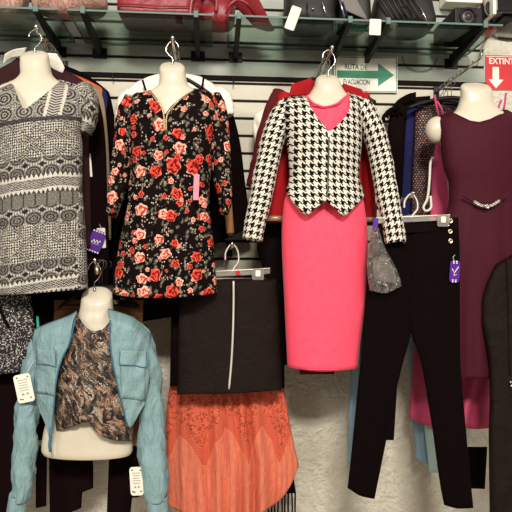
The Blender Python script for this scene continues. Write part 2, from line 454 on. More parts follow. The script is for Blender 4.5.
M = dict(
    hound=material('houndstooth wool', f_hound, rough=0.95, bump=0.4, bdist=0.006, spec=0.1),
    floral=material('rose print', f_floral, rough=0.85, bump=0.5, bdist=0.008, spec=0.1),
    aztec=material('geometric print', f_aztec, rough=0.8, bump=0.5, bdist=0.008),
    snake=material('reptile print', f_snake, rough=0.6, bump=0.6, bdist=0.012),
    denim=material('light chambray', f_denim, rough=0.9, bump=1.0, bdist=0.022, spec=0.15),
    sequin=material('speckled sequin', f_sequin, rough=0.5, bump=0.4, bdist=0.003),
    brownseq=material('dotted sequin', f_brownseq, rough=0.6, bump=0.4, bdist=0.003),
    orange=material('crinkled orange cotton', f_orange, rough=0.85, bump=0.8, bdist=0.012),
    leather=material('black imitation leather', f_leather, bump=0.6, bdist=0.03, spec=0.14),
    plaster=material('rough plaster', f_plaster, rough=0.95, bump=1.0, bdist=0.03, spec=0.1),
    slat=material('cream slat board', f_slat, rough=0.55, bump=0.1),
    slatshade=material('shaded slat board', f_slatshade, rough=0.55, bump=0.1),
    groove=material('slat groove', color=RGB(30, 20, 18), rough=0.8),
    rail=material('black rail', color=RGB(20, 12, 12), rough=0.8, spec=0.1),
    card=material('brown board', f_cardboard, rough=0.8),
    quilt=material('tan crinkled leather', f_quilt, rough=0.4, bump=1.0, bdist=0.02, spec=0.5),
    redbag=material('dark red leather', f_redbag, bump=0.5, bdist=0.01, spec=0.5),
    skin=material('white mannequin plastic', f_skin, rough=0.32, bump=0.03, spec=0.5),
    pink=material('coral pink crepe', f_pinklin(RGB(240, 66, 92), RGB(252, 82, 106)), rough=0.8, bump=0.35, bdist=0.012, sheen=0.1),
    burgundy=material('burgundy crepe', f_pinklin(RGB(58, 8, 22), RGB(68, 12, 28)), rough=0.75, spec=0.2, bump=0.3, bdist=0.012),
    rosepink=material('rose pink crepe', f_pinklin(RGB(192, 64, 102), RGB(206, 76, 114)), rough=0.7, bump=0.3, bdist=0.012),
    paper=material('cream card', f_paper, rough=0.7, bump=0.05),
    ink=material('grey ink', color=RGB(150, 142, 132), rough=0.7),
    darkink=material('dark ink', color=RGB(40, 34, 32), rough=0.7),
    chrome=material('chrome', f_chrome, metal=1.0, bump=0.02),
    blackp=material('black plastic', f_blackplastic, rough=0.5, bump=0.05, spec=0.25),
    gold=material('gold braid', f_gold, rough=0.4, metal=0.5, bump=0.5),
    steel=material('dark steel', color=RGB(104, 97, 90), rough=0.5, metal=1.0),
    brass=material('brass', color=RGB(224, 204, 172), rough=0.3, metal=1.0),
    zip=material('zip metal', color=RGB(226, 218, 204), rough=0.35, metal=0.4),
    darkzip=material('dark zip', color=RGB(92, 78, 68), rough=0.4, metal=0.6),
    purple=material('purple card', color=RGB(74, 14, 128), rough=0.5),
    pinktag=material('pink tag', color=RGB(222, 128, 142), rough=0.5),
    signwhite=material('sign white', f_paper, rough=0.35, bump=0.02),
    green=material('sign green', color=RGB(14, 124, 88), rough=0.4),
    signred=material('sign red', color=RGB(196, 14, 24), rough=0.4),
    white=material('painted white', color=RGB(236, 228, 212), rough=0.5),
    blackbag=material('black glossy leather', f_leather, bump=0.3, bdist=0.01, rough=0.3, spec=0.5),
    black=cloth('black cloth', RGB(13, 6, 6), 0.25, rough=0.95, spec=0.05),
    black2=cloth('black knit', RGB(17, 8, 8), 0.25, rough=0.95, spec=0.06),
    velvet=cloth('black velvet', RGB(19, 6, 7), 0.3, rough=0.9, spec=0.06),
    maroon=cloth('maroon cloth', RGB(46, 9, 13), 0.25),
    red=cloth('red velvet', RGB(158, 8, 18), 0.2, sheen=0.2, tint=RGB(255, 80, 80), wrinkle=0.7),
    darkred=cloth('dark red velvet', RGB(84, 6, 14), 0.2),
    whitecloth=cloth('white jersey', RGB(238, 230, 214), 0.05, wrinkle=0.8),
    lacewhite=cloth('white lace', RGB(222, 214, 198), 0.2, bump=1.0, weave=False),
    beige=cloth('beige knit', RGB(140, 118, 94), 0.15),
    rust=cloth('rust orange cloth', RGB(208, 92, 44), 0.15),
    blue=cloth('royal blue cloth', RGB(22, 20, 72), 0.2),
    paleblue=cloth('pale blue denim', RGB(134, 164, 180), 0.12),
    paleteal=cloth('pale teal cotton', RGB(180, 204, 198), 0.1),
    greycloth=cloth('grey cloth', RGB(118, 112, 106), 0.15),
    tan=cloth('tan suede', RGB(182, 132, 84), 0.12, weave=False),
    teal=material('teal plastic', color=RGB(40, 150, 130), rough=0.5),
    cone=material('speaker cone', color=RGB(70, 62, 58), rough=0.35, metal=0.4),
    screen=material('screen black', color=RGB(16, 12, 12), rough=0.25),
    floor=material('floor tile', color=RGB(168, 158, 142), rough=0.5),
    bluezip=material('blue zip tape', color=RGB(70, 108, 130), rough=0.8, spec=0.1),
)
def glassy(name, tintc, alpha=0.12, rough=0.05, haze=0.0, bump=0.0):
    """thin clear sheet: mostly see-through, with a clear reflection and a little haze"""
    m = bpy.data.materials.new(name); m.use_nodes = True; nt = m.node_tree; nt.nodes.clear()
    out = nt.nodes.new('ShaderNodeOutputMaterial'); mixn = nt.nodes.new('ShaderNodeMixShader'); mix2 = nt.nodes.new('ShaderNodeMixShader')
    tr = nt.nodes.new('ShaderNodeBsdfTransparent'); tr.inputs[0].default_value = tintc
    gl = nt.nodes.new('ShaderNodeBsdfGlossy'); gl.inputs['Roughness'].default_value = rough
    df = nt.nodes.new('ShaderNodeBsdfDiffuse'); df.inputs[0].default_value = RGB(238, 232, 222)
    fz = nt.nodes.new('ShaderNodeLayerWeight'); fz.inputs[0].default_value = 0.5
    mix2.inputs[0].default_value = haze
    if bump:
        n = nse(OBJ(nt), 55, 3, 0.6, 1.0)
        bn = nt.nodes.new('ShaderNodeBump'); bn.inputs['Strength'].default_value = bump; bn.inputs['Distance'].default_value = 0.02
        nt.links.new(n.k, bn.inputs['Height'])
        for q in (gl, fz, df): nt.links.new(bn.outputs[0], q.inputs['Normal'])
        hz = ss(n, 0.56, 0.70)*0.5+haze
        nt.links.new(hz.k, mix2.inputs[0])
    k = mth(nt, 'POWER', X(nt, fz.outputs['Facing']), 5.0)*0.9+(0.03+alpha)
    nt.links.new(tr.outputs[0], mix2.inputs[1]); nt.links.new(df.outputs[0], mix2.inputs[2])
    nt.links.new(k.k, mixn.inputs[0]); nt.links.new(mix2.outputs[0], mixn.inputs[1]); nt.links.new(gl.outputs[0], mixn.inputs[2])
    nt.links.new(mixn.outputs[0], out.inputs[0]); return m
M['glass'] = glassy('green shelf glass', RGB(218, 228, 222), 0.01, 0.02)
M['clear'] = glassy('clear plastic', RGB(232, 230, 222), 0.08, 0.15, 0.16)
M['film'] = glassy('crinkled plastic film', RGB(232, 228, 222), 0.06, 0.12, 0.05, 1.0)
M['glassedge'] = material('glass edge', color=RGB(92, 116, 108), rough=0.5, spec=0.2)
# ------------------------------------------------------------------ cloth and body builders
def creases(a=0.006, sx=7.0, sz=2.2, seed=0.0, fine=0.3):
    def f(x, z, s, t):
        return a*(nz(x*sx+seed, z*sz, seed)+fine*nz(x*sx*3+seed, z*sz*2.6, seed+5))
    return f
def garment(name, mat, parent, L, R, top, bot, Yc, df, db, seam=None, bot_back=None, nu=56, nv=56, fold=None, prof=None,
            k=11.0, pw=0.75, solid=0.003, tu=False, hemfold=0.0, hemn=7, seed=0.0, gmin=0.0):
    """closed cloth body. L, R: side lines [(v, u)]; top, bot: front edges [(s, v)] across; seam: upper edge of the back;
    df, db: bulge to the front and to the back in metres; prof(v) scales the bulge"""
    Lf, Rf = interp(L), interp(R)
    if tu:      # upper edges given across the shoulders in photo units
        a0, b0 = min(L)[1], min(R)[1]
        top = [((u-a0)/(b0-a0), v) for u, v in top]; seam = [((u-a0)/(b0-a0), v) for u, v in seam]
    Tf, Bf = (linear(top) if tu else interp(top)), interp(bot)
    Sf = (linear(seam) if tu else interp(seam)) if seam else Tf
    Bb = interp(bot_back) if bot_back else Bf
    fold = fold or creases(seed=seed); prof = prof or (lambda v: 1.0)
    mb = MB()
    for side in (0, 1):
        rows = []; uvs = []
        for j in range(nv+1):
            t = j/nv; row = []
            for i in range(nu+1):
                th = PI*i/nu; s = (1-math.cos(th))/2
                a = Tf(s) if side == 0 else Sf(s); b = Bf(s) if side == 0 else Bb(s)
                v = a+(b-a)*t; u = Lf(v)+(Rf(v)-Lf(v))*s
                p = P(u, v, Yc)
                g = max(gmin, math.sqrt(clamp((v-Sf(s)+0.0)/k)))
                e = math.sin(th)**pw if 0 < i < nu else 0.0
                d = (df if side == 0 else db)*e*g*prof(v)
                fo = fold(p.x, p.z, s, t)*e*g
                hf = hemfold*t*t*math.sin(s*hemn*2*PI+seed+1.3*math.sin(s*9+seed))*e
                y = p.y-d-fo-hf if side == 0 else p.y+d+fo+hf
                row.append(P(u, v, y))
            c = nu//2; q = [0.0]*(nu+1); q[c] = row[c].x
            for i in range(c+1, nu+1): q[i] = q[i-1]+math.hypot(row[i].x-row[i-1].x, (row[i].y-row[i-1].y)*0.7)
            for i in range(c-1, -1, -1): q[i] = q[i+1]-math.hypot(row[i].x-row[i+1].x, (row[i].y-row[i+1].y)*0.7)
            rows.append(row); uvs.append([(q[i], row[i].z-1.5) for i in range(nu+1)])
        mb.grid(rows, uvs)
    return mb.build(name, mat, parent, merge=0.0004, solid=solid)
def sheet(name, mat, parent, L, R, top, bot, yf, nu=24, nv=36, solid=0.003, Yc=None, build=True):
    """one open piece of cloth; yf(u, v, s, t) gives its distance from the wall (negative to the front) and Yc the plane of the outline"""
    Lf, Rf, Tf, Bf = interp(L), interp(R), interp(top), interp(bot); rows = []; uvs = []
    for j in range(nv+1):
        row = []
        for i in range(nu+1):
            s = i/nu; t = j/nv; v = Tf(s)+(Bf(s)-Tf(s))*t; u = Lf(v)+(Rf(v)-Lf(v))*s
            p = P(u, v, yf(u, v, s, t)); row.append(p)
        rows.append(row); uvs.append([(p.x, p.z-1.5) for p in row])
    mb = MB().grid(rows, uvs)
    return mb.build(name, mat, parent, solid=solid) if build else mb
def sleeve(name, mat, parent, path, n=22, sub=6, wr=0.004, wf=9.0, seed=0.0, solid=0.003, uo=(0, 0)):
    """tube of cloth; path of (u, v, Y, half width in photo units, half depth in metres)"""
    pts = smoothpath(path, sub); cen = []; rad = []
    for u, v, Y, rw, rd in pts:
        cen.append(P(u, v, Y)); rad.append((rw/ppm(Y), rd))
    rows = []; uvs = []; ln = 0.0
    for i, c in enumerate(cen):
        t = (cen[min(i+1, len(cen)-1)]-cen[max(i-1, 0)]).normalized()
        a = t.cross(Vector((0, 1, 0))).normalized(); b = t.cross(a).normalized()
        if i: ln += (c-cen[i-1]).length
        row = []; uv = []
        for k_ in range(n+1):
            th = 2*PI*k_/n
            w = wr*(nz(math.cos(th)*1.2+seed, ln*wf*2.2+math.sin(th)*1.3, seed)+0.5*nz(math.cos(th)*2+seed, ln*wf*5, seed+3))
            p = c+a*(math.cos(th)*(rad[i][0]+w))+b*(math.sin(th)*(rad[i][1]+w))
            row.append(p); uv.append((uo[0]+(th-PI/2)*(rad[i][0]*0.8+0.012), uo[1]-ln))
        rows.append(row); uvs.append(uv)
    return MB().grid(rows, uvs).build(name, mat, parent, merge=0.0002, solid=solid)
def body_loft(name, mat, parent, prof, Yc, n=36, tilt=0.75, sub=1):
    """solid torso; prof of (v, uL, uR, front depth, back depth)"""
    rings = []
    for v, a, b, f_, k_ in prof:
        ring = []
        for i in range(n):
            th = 2*PI*i/n; s = 0.5+0.5*math.cos(th)
            p = P(a+(b-a)*s, v, Yc); sn_ = math.sin(th)
            y = p.y-f_*abs(sn_)**0.85 if sn_ > 0 else p.y+k_*abs(sn_)**0.85
            k2 = tilt*(1-sstep(prof[0][0]+5, prof[0][0]+30, v))          # the neck is cut off at a slant
            ring.append(Vector((p.x, y, p.z+k2*(y-Yc-0.008))))
        rings.append(ring)
    return MB().rings(rings, (True, True)).build(name, mat, parent, sub=sub)
def dense(prof, n=5):
    vs = [p[0] for p in prof]; out = []
    fs = [interp([(p[0], p[i]) for p in prof]) for i in range(1, 5)]
    for a, b in zip(vs, vs[1:]):
        for k_ in range(n):
            v = a+(b-a)*k_/n; out.append((v,)+tuple(f(v) for f in fs))
    out.append(prof[-1]); return out
def hook_wire(parent, u, vneck, vtop, Y, name='hook', flip=1, r=0.0022, w=6.5, mat=None):
    """question-mark hook rising from a neck; its bend hangs over the arm"""
    h = vneck-vtop
    px = [(u, vneck+2), (u, vneck-h*0.22), (u+flip*w*0.5, vneck-h*0.36), (u+flip*w, vneck-h*0.58), (u+flip*w*0.75, vneck-h*0.83), (u, vtop),
          (u-flip*w*0.75, vtop+h*0.12), (u-flip*w*0.95, vtop+h*0.3)]
    return MB().tube([P(a, b, Y) for a, b, in smoothpath(px, 6)], r, 8).build(name, mat or M['chrome'], parent)
def mannequin(label, prof, Yc, hook, extra=None):
    v0 = prof[-1][0]
    uc = (prof[0][1]+prof[0][2])/2
    t = thing('mannequin_torso', label, 'mannequin', P(uc, v0, Yc), 'white hanging mannequin torsos')
    body_loft('body', M['skin'], t, dense(prof), Yc)
    if hook is None: return t
    hook_wire(t, hook[0], hook[1], hook[2], Yc, flip=hook[3] if len(hook) > 3 else 1)
    base = MB().cyl(P(hook[0], hook[1]+1.5, Yc), P(hook[0], hook[1]-1.0, Yc), 0.006, 14).build('hook_socket', M['chrome'], t)
    return t
def arm(label, u, v, Yf, drop=0.0, pegs=6, mat=None, r=0.006):
    """straight display arm from the slat wall to the place that stands behind (u, v)"""
    tip = P(u, v, Yf); back = Vector((tip.x, 0.0, tip.z+drop))
    t = thing('display_arm', label, 'display arm', back, 'chrome display arms on the slat wall')
    MB().tube([back+Vector((0, -0.004, 0)), tip+Vector((0, -0.014, 0)), tip+Vector((0, -0.022, 0.012))], r, 10).build('bar', mat or M['chrome'], t)
    MB().box(back+Vector((0, -0.004, 0)), (0.03, 0.008, 0.07)).build('wall_plate', M['blackp'], t, bevel=0.002, smooth=False)
    m = MB(); m.ball(tip+Vector((0, -0.022, 0.014)), 0.009); m.build('end_knob', M['chrome'], t)
    for i in range(pegs):
        q = (i+0.5)/pegs; p = back.lerp(tip, 0.12+0.8*q)
        MB().tube([p, p+Vector((0, 0, 0.012))], 0.0025, 8).ball(p+Vector((0, 0, 0.013)), 0.0042, n=6).build('peg', mat or M['steel'], t)
    return t, back, tip
def hanger(name, label, x, y, z, w, mat, group=None, drop=0.085, hookmat=None, parts=True, rot=0.0, cat='hanger', th=0.009, hook_h=0.105):
    """shoulder hanger whose hook bends over an arm at (x, y, z)"""
    t = thing(name, label, cat, Vector((x, y, z-hook_h)), group)
    o = Vector((x, y, z)); cs, sn_ = math.cos(rot), math.sin(rot)
    Q = lambda a, b: o+Vector((a*cs, a*sn_, b))
    hk = [(-0.019, -0.012), (-0.016, 0.003), (0, 0.0115), (0.016, 0.003), (0.017, -0.014), (0.006, -0.030), (0, -0.042), (0, -hook_h-0.002)]
    MB().tube([Q(*p) for p in smoothpath(hk, 5)], 0.0019, 7).build('hook', hookmat or M['steel'], t)
    pts = [(-w/2, -hook_h-drop), (-w*0.36, -hook_h-drop*0.60), (-w*0.15, -hook_h-drop*0.13), (0, -hook_h), (w*0.15, -hook_h-drop*0.13), (w*0.36, -hook_h-drop*0.60), (w/2, -hook_h-drop)]
    rows = []
    for a, b in smoothpath(pts, 5):
        rows.append([Q(a, b)+Vector((0, dy, dz)) for dy, dz in ((-th*0.7, 0), (-th*0.4, th), (th*0.4, th), (th*0.7, 0), (th*0.4, -th), (-th*0.4, -th))])
    MB().rings(rows).build('shoulder_bar', mat, t)
    MB().tube([Q(-w*0.44, -hook_h-drop*0.9), Q(w*0.44, -hook_h-drop*0.9)], th*0.35, 8).build('lower_bar', mat, t)
    return t
def superbox(c, sz, e=0.35, n=24, taper=0.0, lump=0.0, seed=0.0, lean=0.0):
    """soft rounded box, narrower at the top by taper, with a flat underside"""
    mb = MB(); rings = []
    pw = lambda a, q: math.copysign(abs(a)**q, a)
    for j in range(n+1):
        ph = -PI/2+PI*j/n; ring = []
        for i in range(2*n):
            th = 2*PI*i/(2*n)
            x = pw(math.cos(ph), e)*pw(math.cos(th), e); y = pw(math.cos(ph), e)*pw(math.sin(th), e); z = pw(math.sin(ph), e)
            h = (z+1)/2; k_ = 1-taper*h
            q = Vector((x*sz[0]/2*(1-taper*0.35*h), y*sz[1]/2*k_, z*sz[2]/2))
            if lump:
                l = lump*nz(q.x*9+seed, q.y*9+seed, q.z*9); q.x += l*x*1.2; q.y += l*2*y; q.z += l*h*1.5
            q.y += lean*h*sz[2]
            ring.append(Vector(c)+q+Vector((0, 0, sz[2]/2)))
        rings.append(ring)
    return mb.rings(rings[1:-1])
def text_mesh(name, s, mat, parent, u, v, Y, height, width=None, th=0.0015, bold=0.0):
    """raised lettering centred on the point behind (u, v), facing the room; height is of the capitals, in metres"""
    cu = bpy.data.curves.new(name, 'FONT'); cu.body = s; cu.align_x = 'CENTER'; cu.align_y = 'CENTER'; cu.size = 1.0; cu.extrude = 0.01; cu.offset = bold
    to = bpy.data.objects.new(name+'_src', cu); COL.objects.link(to)
    dg = bpy.context.evaluated_depsgraph_get(); me = bpy.data.meshes.new_from_object(to.evaluated_get(dg))
    bpy.data.objects.remove(to); bpy.data.curves.remove(cu)
    xs = [q.co.x for q in me.vertices]; ys = [q.co.y for q in me.vertices]
    w, h = max(xs)-min(xs), max(ys)-min(ys); cx, cy = (max(xs)+min(xs))/2, (max(ys)+min(ys))/2
    sy = height/h; sx = (width/w) if width else sy
    c = P(u, v, Y); mb = MB()
    vs = [Vector((c.x+(q.co.x-cx)*sx, Y-(q.co.z+0.01)*th/0.02, c.z+(q.co.y-cy)*sy)) for q in me.vertices]
    mb.add(vs, [tuple(p.vertices) for p in me.polygons]); bpy.data.meshes.remove(me)
    return mb.build(name, mat, parent, smooth=False)
def rrect(u0, v0, u1, v1, r=2.0, rot=0.0, n=4):
    """rounded rectangle in photo units"""
    cx, cy = (u0+u1)/2, (v0+v1)/2; out = []
    for (sx, sy, a0) in ((1, 1, 0), (-1, 1, 90), (-1, -1, 180), (1, -1, 270)):
        for k_ in range(n+1):
            a = math.radians(a0+90*k_/n)
            out.append(((u1-u0)/2*sx-r*sx+r*math.cos(a), (v1-v0)/2*sy-r*sy+r*math.sin(a)))
    c, s_ = math.cos(rot), math.sin(rot)
    return [(cx+a*c-b*s_, cy+a*s_+b*c) for a, b in out]
def price_tag(label, u0, v0, u1, v1, Y, rot=0.0, mat=None, marks='print', string=None, name='price_tag', group=None, r=2.0):
    """hanging card tag with its print"""
    cx, cy = (u0+u1)/2, (v0+v1)/2
    t = thing(name, label, 'tag', P(cx, v1, Y), group)
    MB().slab(rrect(u0, v0, u1, v1, r, rot), Y, 0.0018).build('card', mat or M['paper'], t, smooth=False)
    c, s_ = math.cos(rot), math.sin(rot)
    T = lambda a, b: (cx+a*c-b*s_, cy+a*s_+b*c)
    w, h = u1-u0, v1-v0
    yq = Y-0.0006
    if marks == 'print':
        m = MB()
        for k_ in range(5):
            q = -h*0.30+k_*h*0.09; l = w*(0.30-0.03*(k_ % 3))
            m.slab([T(-l, q), T(l, q), T(l, q+0.7), T(-l, q+0.7)], yq, 0.0005)
        for a in (-0.22, 0.05):
            m.slab([T(w*a, h*0.24), T(w*(a+0.2), h*0.24), T(w*(a+0.1), h*0.14)], yq, 0.0005)
        m.build('print', M['ink'], t, smooth=False)
        m = MB()
        for a, b in ((-0.32, 0.36), (-0.2, 0.38), (0.3, 0.36), (0.34, -0.38), (-0.3, -0.40)):
            x_, y_ = w*a, h*b
            m.slab([T(x_-0.7, y_-0.7), T(x_+0.7, y_-0.7), T(x_+0.7, y_+0.7), T(x_-0.7, y_+0.7)], yq, 0.0005)
        m.build('dots', M['darkink'], t, smooth=False)
    elif marks == 'script':
        m = MB()
        pts = [T(-w*0.32+w*0.64*q, math.sin(q*19)*h*0.07-h*0.04*(q-0.5)) for q in [i/28 for i in range(29)]]
        m.tube([P(a, b, yq) for a, b in pts], 0.0016, 6)
        m.tube([P(*T(-w*0.30, h*0.13), yq), P(*T(w*0.30, h*0.10), yq)], 0.0008, 6)
        m.build('script', M['paper'], t)
        for b, nm in ((-h*0.44, 'top_border'), (h*0.44, 'bottom_border')):
            m = MB()
            for k_ in range(5):
                a = -w*0.4+k_*w*0.2
                m.slab([T(a-0.8, b-0.6), T(a+0.8, b-0.6), T(a+0.8, b+0.6), T(a-0.8, b+0.6)], yq, 0.0005)
            m.build(nm, M['paper'], t, smooth=False)
    elif marks == 'v':
        m = MB()
        m.tube([P(*T(*q), yq) for q in ((-w*0.3, -h*0.12), (-w*0.02, h*0.06), (w*0.34, -h*0.22))], 0.002, 6)
        m.tube([P(*T(*q), yq) for q in ((-w*0.02, h*0.06), (-w*0.1, h*0.2), (w*0.2, h*0.12))], 0.0014, 6)
        m.build('script', M['paper'], t)
        for b0, nm in ((-h*0.42, 'top_border'), (h*0.43, 'bottom_border')):
            m = MB()
            for b in (b0-h*.04, b0+h*.035):
                for a in (-w*0.15, w*0.15): m.slab([T(a-0.7, b-0.6), T(a+0.7, b-0.6), T(a+0.7, b+0.6), T(a-0.7, b+0.6)], yq, 0.0005)
            m.build(nm, M['paper'], t, smooth=False)
    if string:
        m = MB(); m.tube([P(*q) for q in string], 0.0009, 6); m.build('loop', M['paper'], t)
    return t
# ------------------------------------------------------------------ the setting
XL = -2.1; XR = 2.5
fl_ = MB().box((0.2, -1.9, -0.02), (4.8, 4.0, 0.04)).build('floor', M['floor'], smooth=False); struct(fl_)
pw_ = MB().box((0.2, 0.072, 1.65), (4.8, 0.10, 3.3)).build('wall_back', M['plaster'], smooth=False); struct(pw_)
XS = P(485, 60, 0).x
zg = P(237, 101, 0).z; pitch = (P(237, 101, 0).z-P(237, 171, 0).z)/4
zbot = P(165, 318, 0).z
def slats(name, zs, z_lo, z_hi, gap=0.0135, mat='slat'):
    m = MB(); zs = [z for z in sorted(zs) if z_lo < z < z_hi]
    ed = [z_lo]+zs+[z_hi]
    for i, (a, b) in enumerate(zip(ed, ed[1:])):
        a2 = a+(gap/2 if i else 0); b2 = b-(gap/2 if i < len(ed)-2 else 0)
        m.box(((XL+XS)/2, 0.004, (a2+b2)/2), (XS-XL, 0.012, b2-a2))
    o = m.build(name, M[mat], smooth=False, bevel=0.0015); return struct(o)
ztop_low = zg+pitch+0.008
zrail = zg+pitch+0.024
slats('trim_1', [zg+pitch*k for k in range(-12, 1)], zbot, zg+pitch-0.007)
struct(MB().box(((XL+XS)/2, 0.004, zg+pitch+0.0105), (XS-XL, 0.012, 0.008)).build('trim_2', M['slat'], smooth=False))
slats('trim_3', [zrail+0.094+0.0865*k for k in range(0, 10)], zrail+0.0125, 3.25, mat='slatshade')  # upper panel, its shade painted in as a greyer tone
struct(MB().box(((XL+XS)/2, -0.002, zrail), (XS-XL, 0.022, 0.023)).build('trim_4', M['rail'], smooth=False, bevel=0.002))
struct(MB().box(((XL+XS)/2, 0.016, (zbot+3.25)/2), (XS-XL-0.004, 0.011, 3.25-zbot-0.004)).build('trim_5', M['groove'], smooth=False))
# small peg hook on the black rail
for (u, v) in ((114, 75), (233, 80)):
    p = P(u, v, 0)
    t = tag(MB().tube([p+Vector((0, 0.002, 0)), p+Vector((0, -0.03, -0.002)), p+Vector((0.002, -0.045, -0.03))], 0.004, 8).build('slat_hook', M['blackp']),
            'small black hook on the rail between the %s' % ('patterned dress and the rose dress' if u < 200 else 'rose dress and the houndstooth jacket'), 'hook')

# ------------------------------------------------------------------ glass shelf, brackets
ZS = 2.588; GT = 0.008; YF = -0.36
def pane(label, u0, u1):
    x0, x1 = P(u0, 14, YF).x, P(u1, 14, YF).x
    t = thing('glass_shelf', label, 'shelf', Vector(((x0+x1)/2, YF/2, ZS)))
    MB().box(((x0+x1)/2, (YF-0.012)/2+0.002, ZS+GT/2), (x1-x0, -YF-0.016, GT)).build('pane', M['glass'], t, smooth=False)
    m = MB()
    m.box(((x0+x1)/2, YF+0.001, ZS+GT/2), (x1-x0, 0.0025, GT))
    for x in (x0, x1): m.box((x, (YF-0.012)/2, ZS+GT/2), (0.003, -YF-0.02, GT))
    m.box(((x0+x1)/2, -0.012, ZS+GT/2), (x1-x0, 0.0025, GT))
    m.build('polished_edge', M['glassedge'], t, smooth=False)
pane('clear glass shelf pane under the two tan crinkled bags at left', -60, 55)
pane('clear glass shelf pane under the large dark red bag', 67, 212)
pane('long clear glass shelf pane under the black bags and speaker', 229, 503)
BR = [(36, 'leftmost black shelf bracket above the patterned dress'), (83, 'black shelf bracket under the second tan crinkled bag'), (196, 'black shelf bracket right under the dark red bag'),
      (239, 'black shelf bracket beside the pointed red strap'), (350, 'black shelf bracket just right of the houndstooth mannequin hook'), (388, 'black shelf bracket below the white bag tag over the evacuation sign'),
      (485, 'rightmost black shelf bracket under the speaker')]
for u, lb in BR:
    x = P(u, 20, YF).x
    t = thing('shelf_bracket', lb, 'bracket', Vector((x, 0, ZS-0.06)), 'black knife brackets of the glass shelf')
    w = 0.011
    poly = [(x-w, -0.006, ZS-0.062), (x-w, -0.006, ZS-0.001), (x-w, YF-0.004, ZS-0.001), (x-w, YF-0.004, ZS-0.016)]
    MB().prism(poly, (2*w, 0, 0)).build('blade', M['blackp'], t, bevel=0.002, smooth=False)
    MB().box((x, -0.004, ZS-0.045), (0.07, 0.006, 0.052)).build('wall_plate', M['blackp'], t, bevel=0.0015, smooth=False)
    MB().box((x, YF-0.004, ZS+0.002), (0.020, 0.012, 0.030)).build('end_clip', M['glassedge'], t, bevel=0.002, smooth=False)

# ------------------------------------------------------------------ signs
YS = -0.018
t = thing('evacuation_sign', 'white evacuation route sign with a green arrow on the slat wall', 'sign', P(366, 95, YS))
MB().slab([(334, 56), (397.5, 57), (397.5, 92.6), (334, 92)], YS, 0.003).build('board', M['signwhite'], t, smooth=False)
m = MB()
for a, b, c, d in ((396, 57.5, 396.8, 92), (335, 57, 335.8, 91)): m.slab([(a, b), (c, b), (c, d), (a, d)], YS-0.0004, 0.001)
for a, b in ((56.6, 57.6), (90.7, 91.3)): m.slab([(335, a), (396.6, b), (396.6, b+0.8), (335, a+0.8)], YS-0.0004, 0.001)
m.build('border', M['green'], t, smooth=False)
MB().slab([(337, 70.2), (378, 70.8), (378, 63), (394, 75), (378, 86.5), (378, 78.6), (337, 77.6)], YS-0.0006, 0.001).build('arrow', M['green'], t, smooth=False)
text_mesh('lettering', 'RUTA DE', M['darkink'], t, 356, 67.0, YS-0.0004, 0.026, 0.115)
text_mesh('lettering', 'EVACUACION', M['darkink'], t, 356.5, 82.0, YS-0.0004, 0.025, 0.135)
YE = 0.018
t = thing('extinguisher_sign', 'red fire extinguisher sign with a white down arrow on the plaster', 'sign', P(508, 91, YE))
MB().slab([(485.5, 55), (530, 56), (530, 90.5), (485.5, 90)], YE, 0.003).build('board', M['signred'], t, smooth=False)
text_mesh('lettering', 'EXTINTOR', M['signwhite'], t, 507.2, 61.4, YE-0.0006, 0.033, 0.20, bold=0.02)
MB().slab([(492.6, 67), (499.0, 67), (499.0, 79.5), (503.5, 79.8), (496.0, 88.3), (488.6, 79.2), (492.6, 79.4)], YE-0.0006, 0.001).build('arrow', M['signwhite'], t, smooth=False)
m = MB(); m.slab([(486.2, 56.0), (529, 57), (529, 57.6), (486.2, 56.6)], YE-0.0005, 0.001); m.build('border', M['signwhite'], t, smooth=False)

# ------------------------------------------------------------------ bags and speaker on the shelf
ZT = ZS+GT+0.001
def bag(name, label, u0, u1, y0, y1, h, mat, e=0.4, taper=0.25, lump=0.02, seed=0.0, vref=14, group=None, lean=0.0):
    x0 = P(u0, vref, y0).x; x1 = P(u1, vref, y0).x
    t = thing(name, label, 'bag', Vector(((x0+x1)/2, (y0+y1)/2, ZT)), group)
    superbox(((x0+x1)/2, (y0+y1)/2, ZT), (x1-x0, y1-y0, h), e, 22, taper, lump, seed, lean).build('body', mat, t)
    return t, x0, x1
t, x0, x1 = bag('handbag', 'tan crinkled leather bag at the left end of the shelf', -44, 22, -0.33, -0.12, 0.20, M['quilt'], 0.6, 0.35, 0.03, 1)
MB().tube(smoothpath([(x0+0.05, -0.22, ZT+0.17), (x0+0.10, -0.22, ZT+0.32), (x1-0.10, -0.22, ZT+0.32), (x1-0.05, -0.22, ZT+0.16)], 6), 0.008, 8).build('handle', M['quilt'], t)
t, x0, x1 = bag('handbag', 'tan crinkled leather bag standing left of the large red bag', 26, 107, -0.35, -0.19, 0.19, M['quilt'], 0.62, 0.3, 0.03, 5)
MB().tube(smoothpath([(x0+0.06, -0.26, ZT+0.16), (x0+0.10, -0.26, ZT+0.30), (x1-0.12, -0.26, ZT+0.30), (x1-0.07, -0.26, ZT+0.15)], 6), 0.008, 8).build('handle', M['quilt'], t)
t, x0, x1 = bag('handbag', 'large dark red leather bag with a boxy base', 115, 203, -0.345, -0.12, 0.24, M['redbag'], 0.25, 0.25, 0.012, 9)
MB().tube(smoothpath([(x0+0.08, -0.25, ZT+0.22), (x0+0.11, -0.28, ZT+0.36), (x1-0.11, -0.28, ZT+0.36), (x1-0.08, -0.25, ZT+0.22)], 6), 0.007, 8).build('handle', M['redbag'], t)
MB().tube([(x0+0.012, -0.346, ZT+0.035), ((x0+x1)/2, -0.352, ZT+0.03), (x1-0.012, -0.346, ZT+0.035)], 0.003, 6).build('piping', M['redbag'], t)
t, x0, x1 = bag('handbag', 'dark red slouchy handbag with a strap and long pointed flap', 196, 236, -0.30, -0.12, 0.22, M['redbag'], 0.5, 0.4, 0.03, 14)
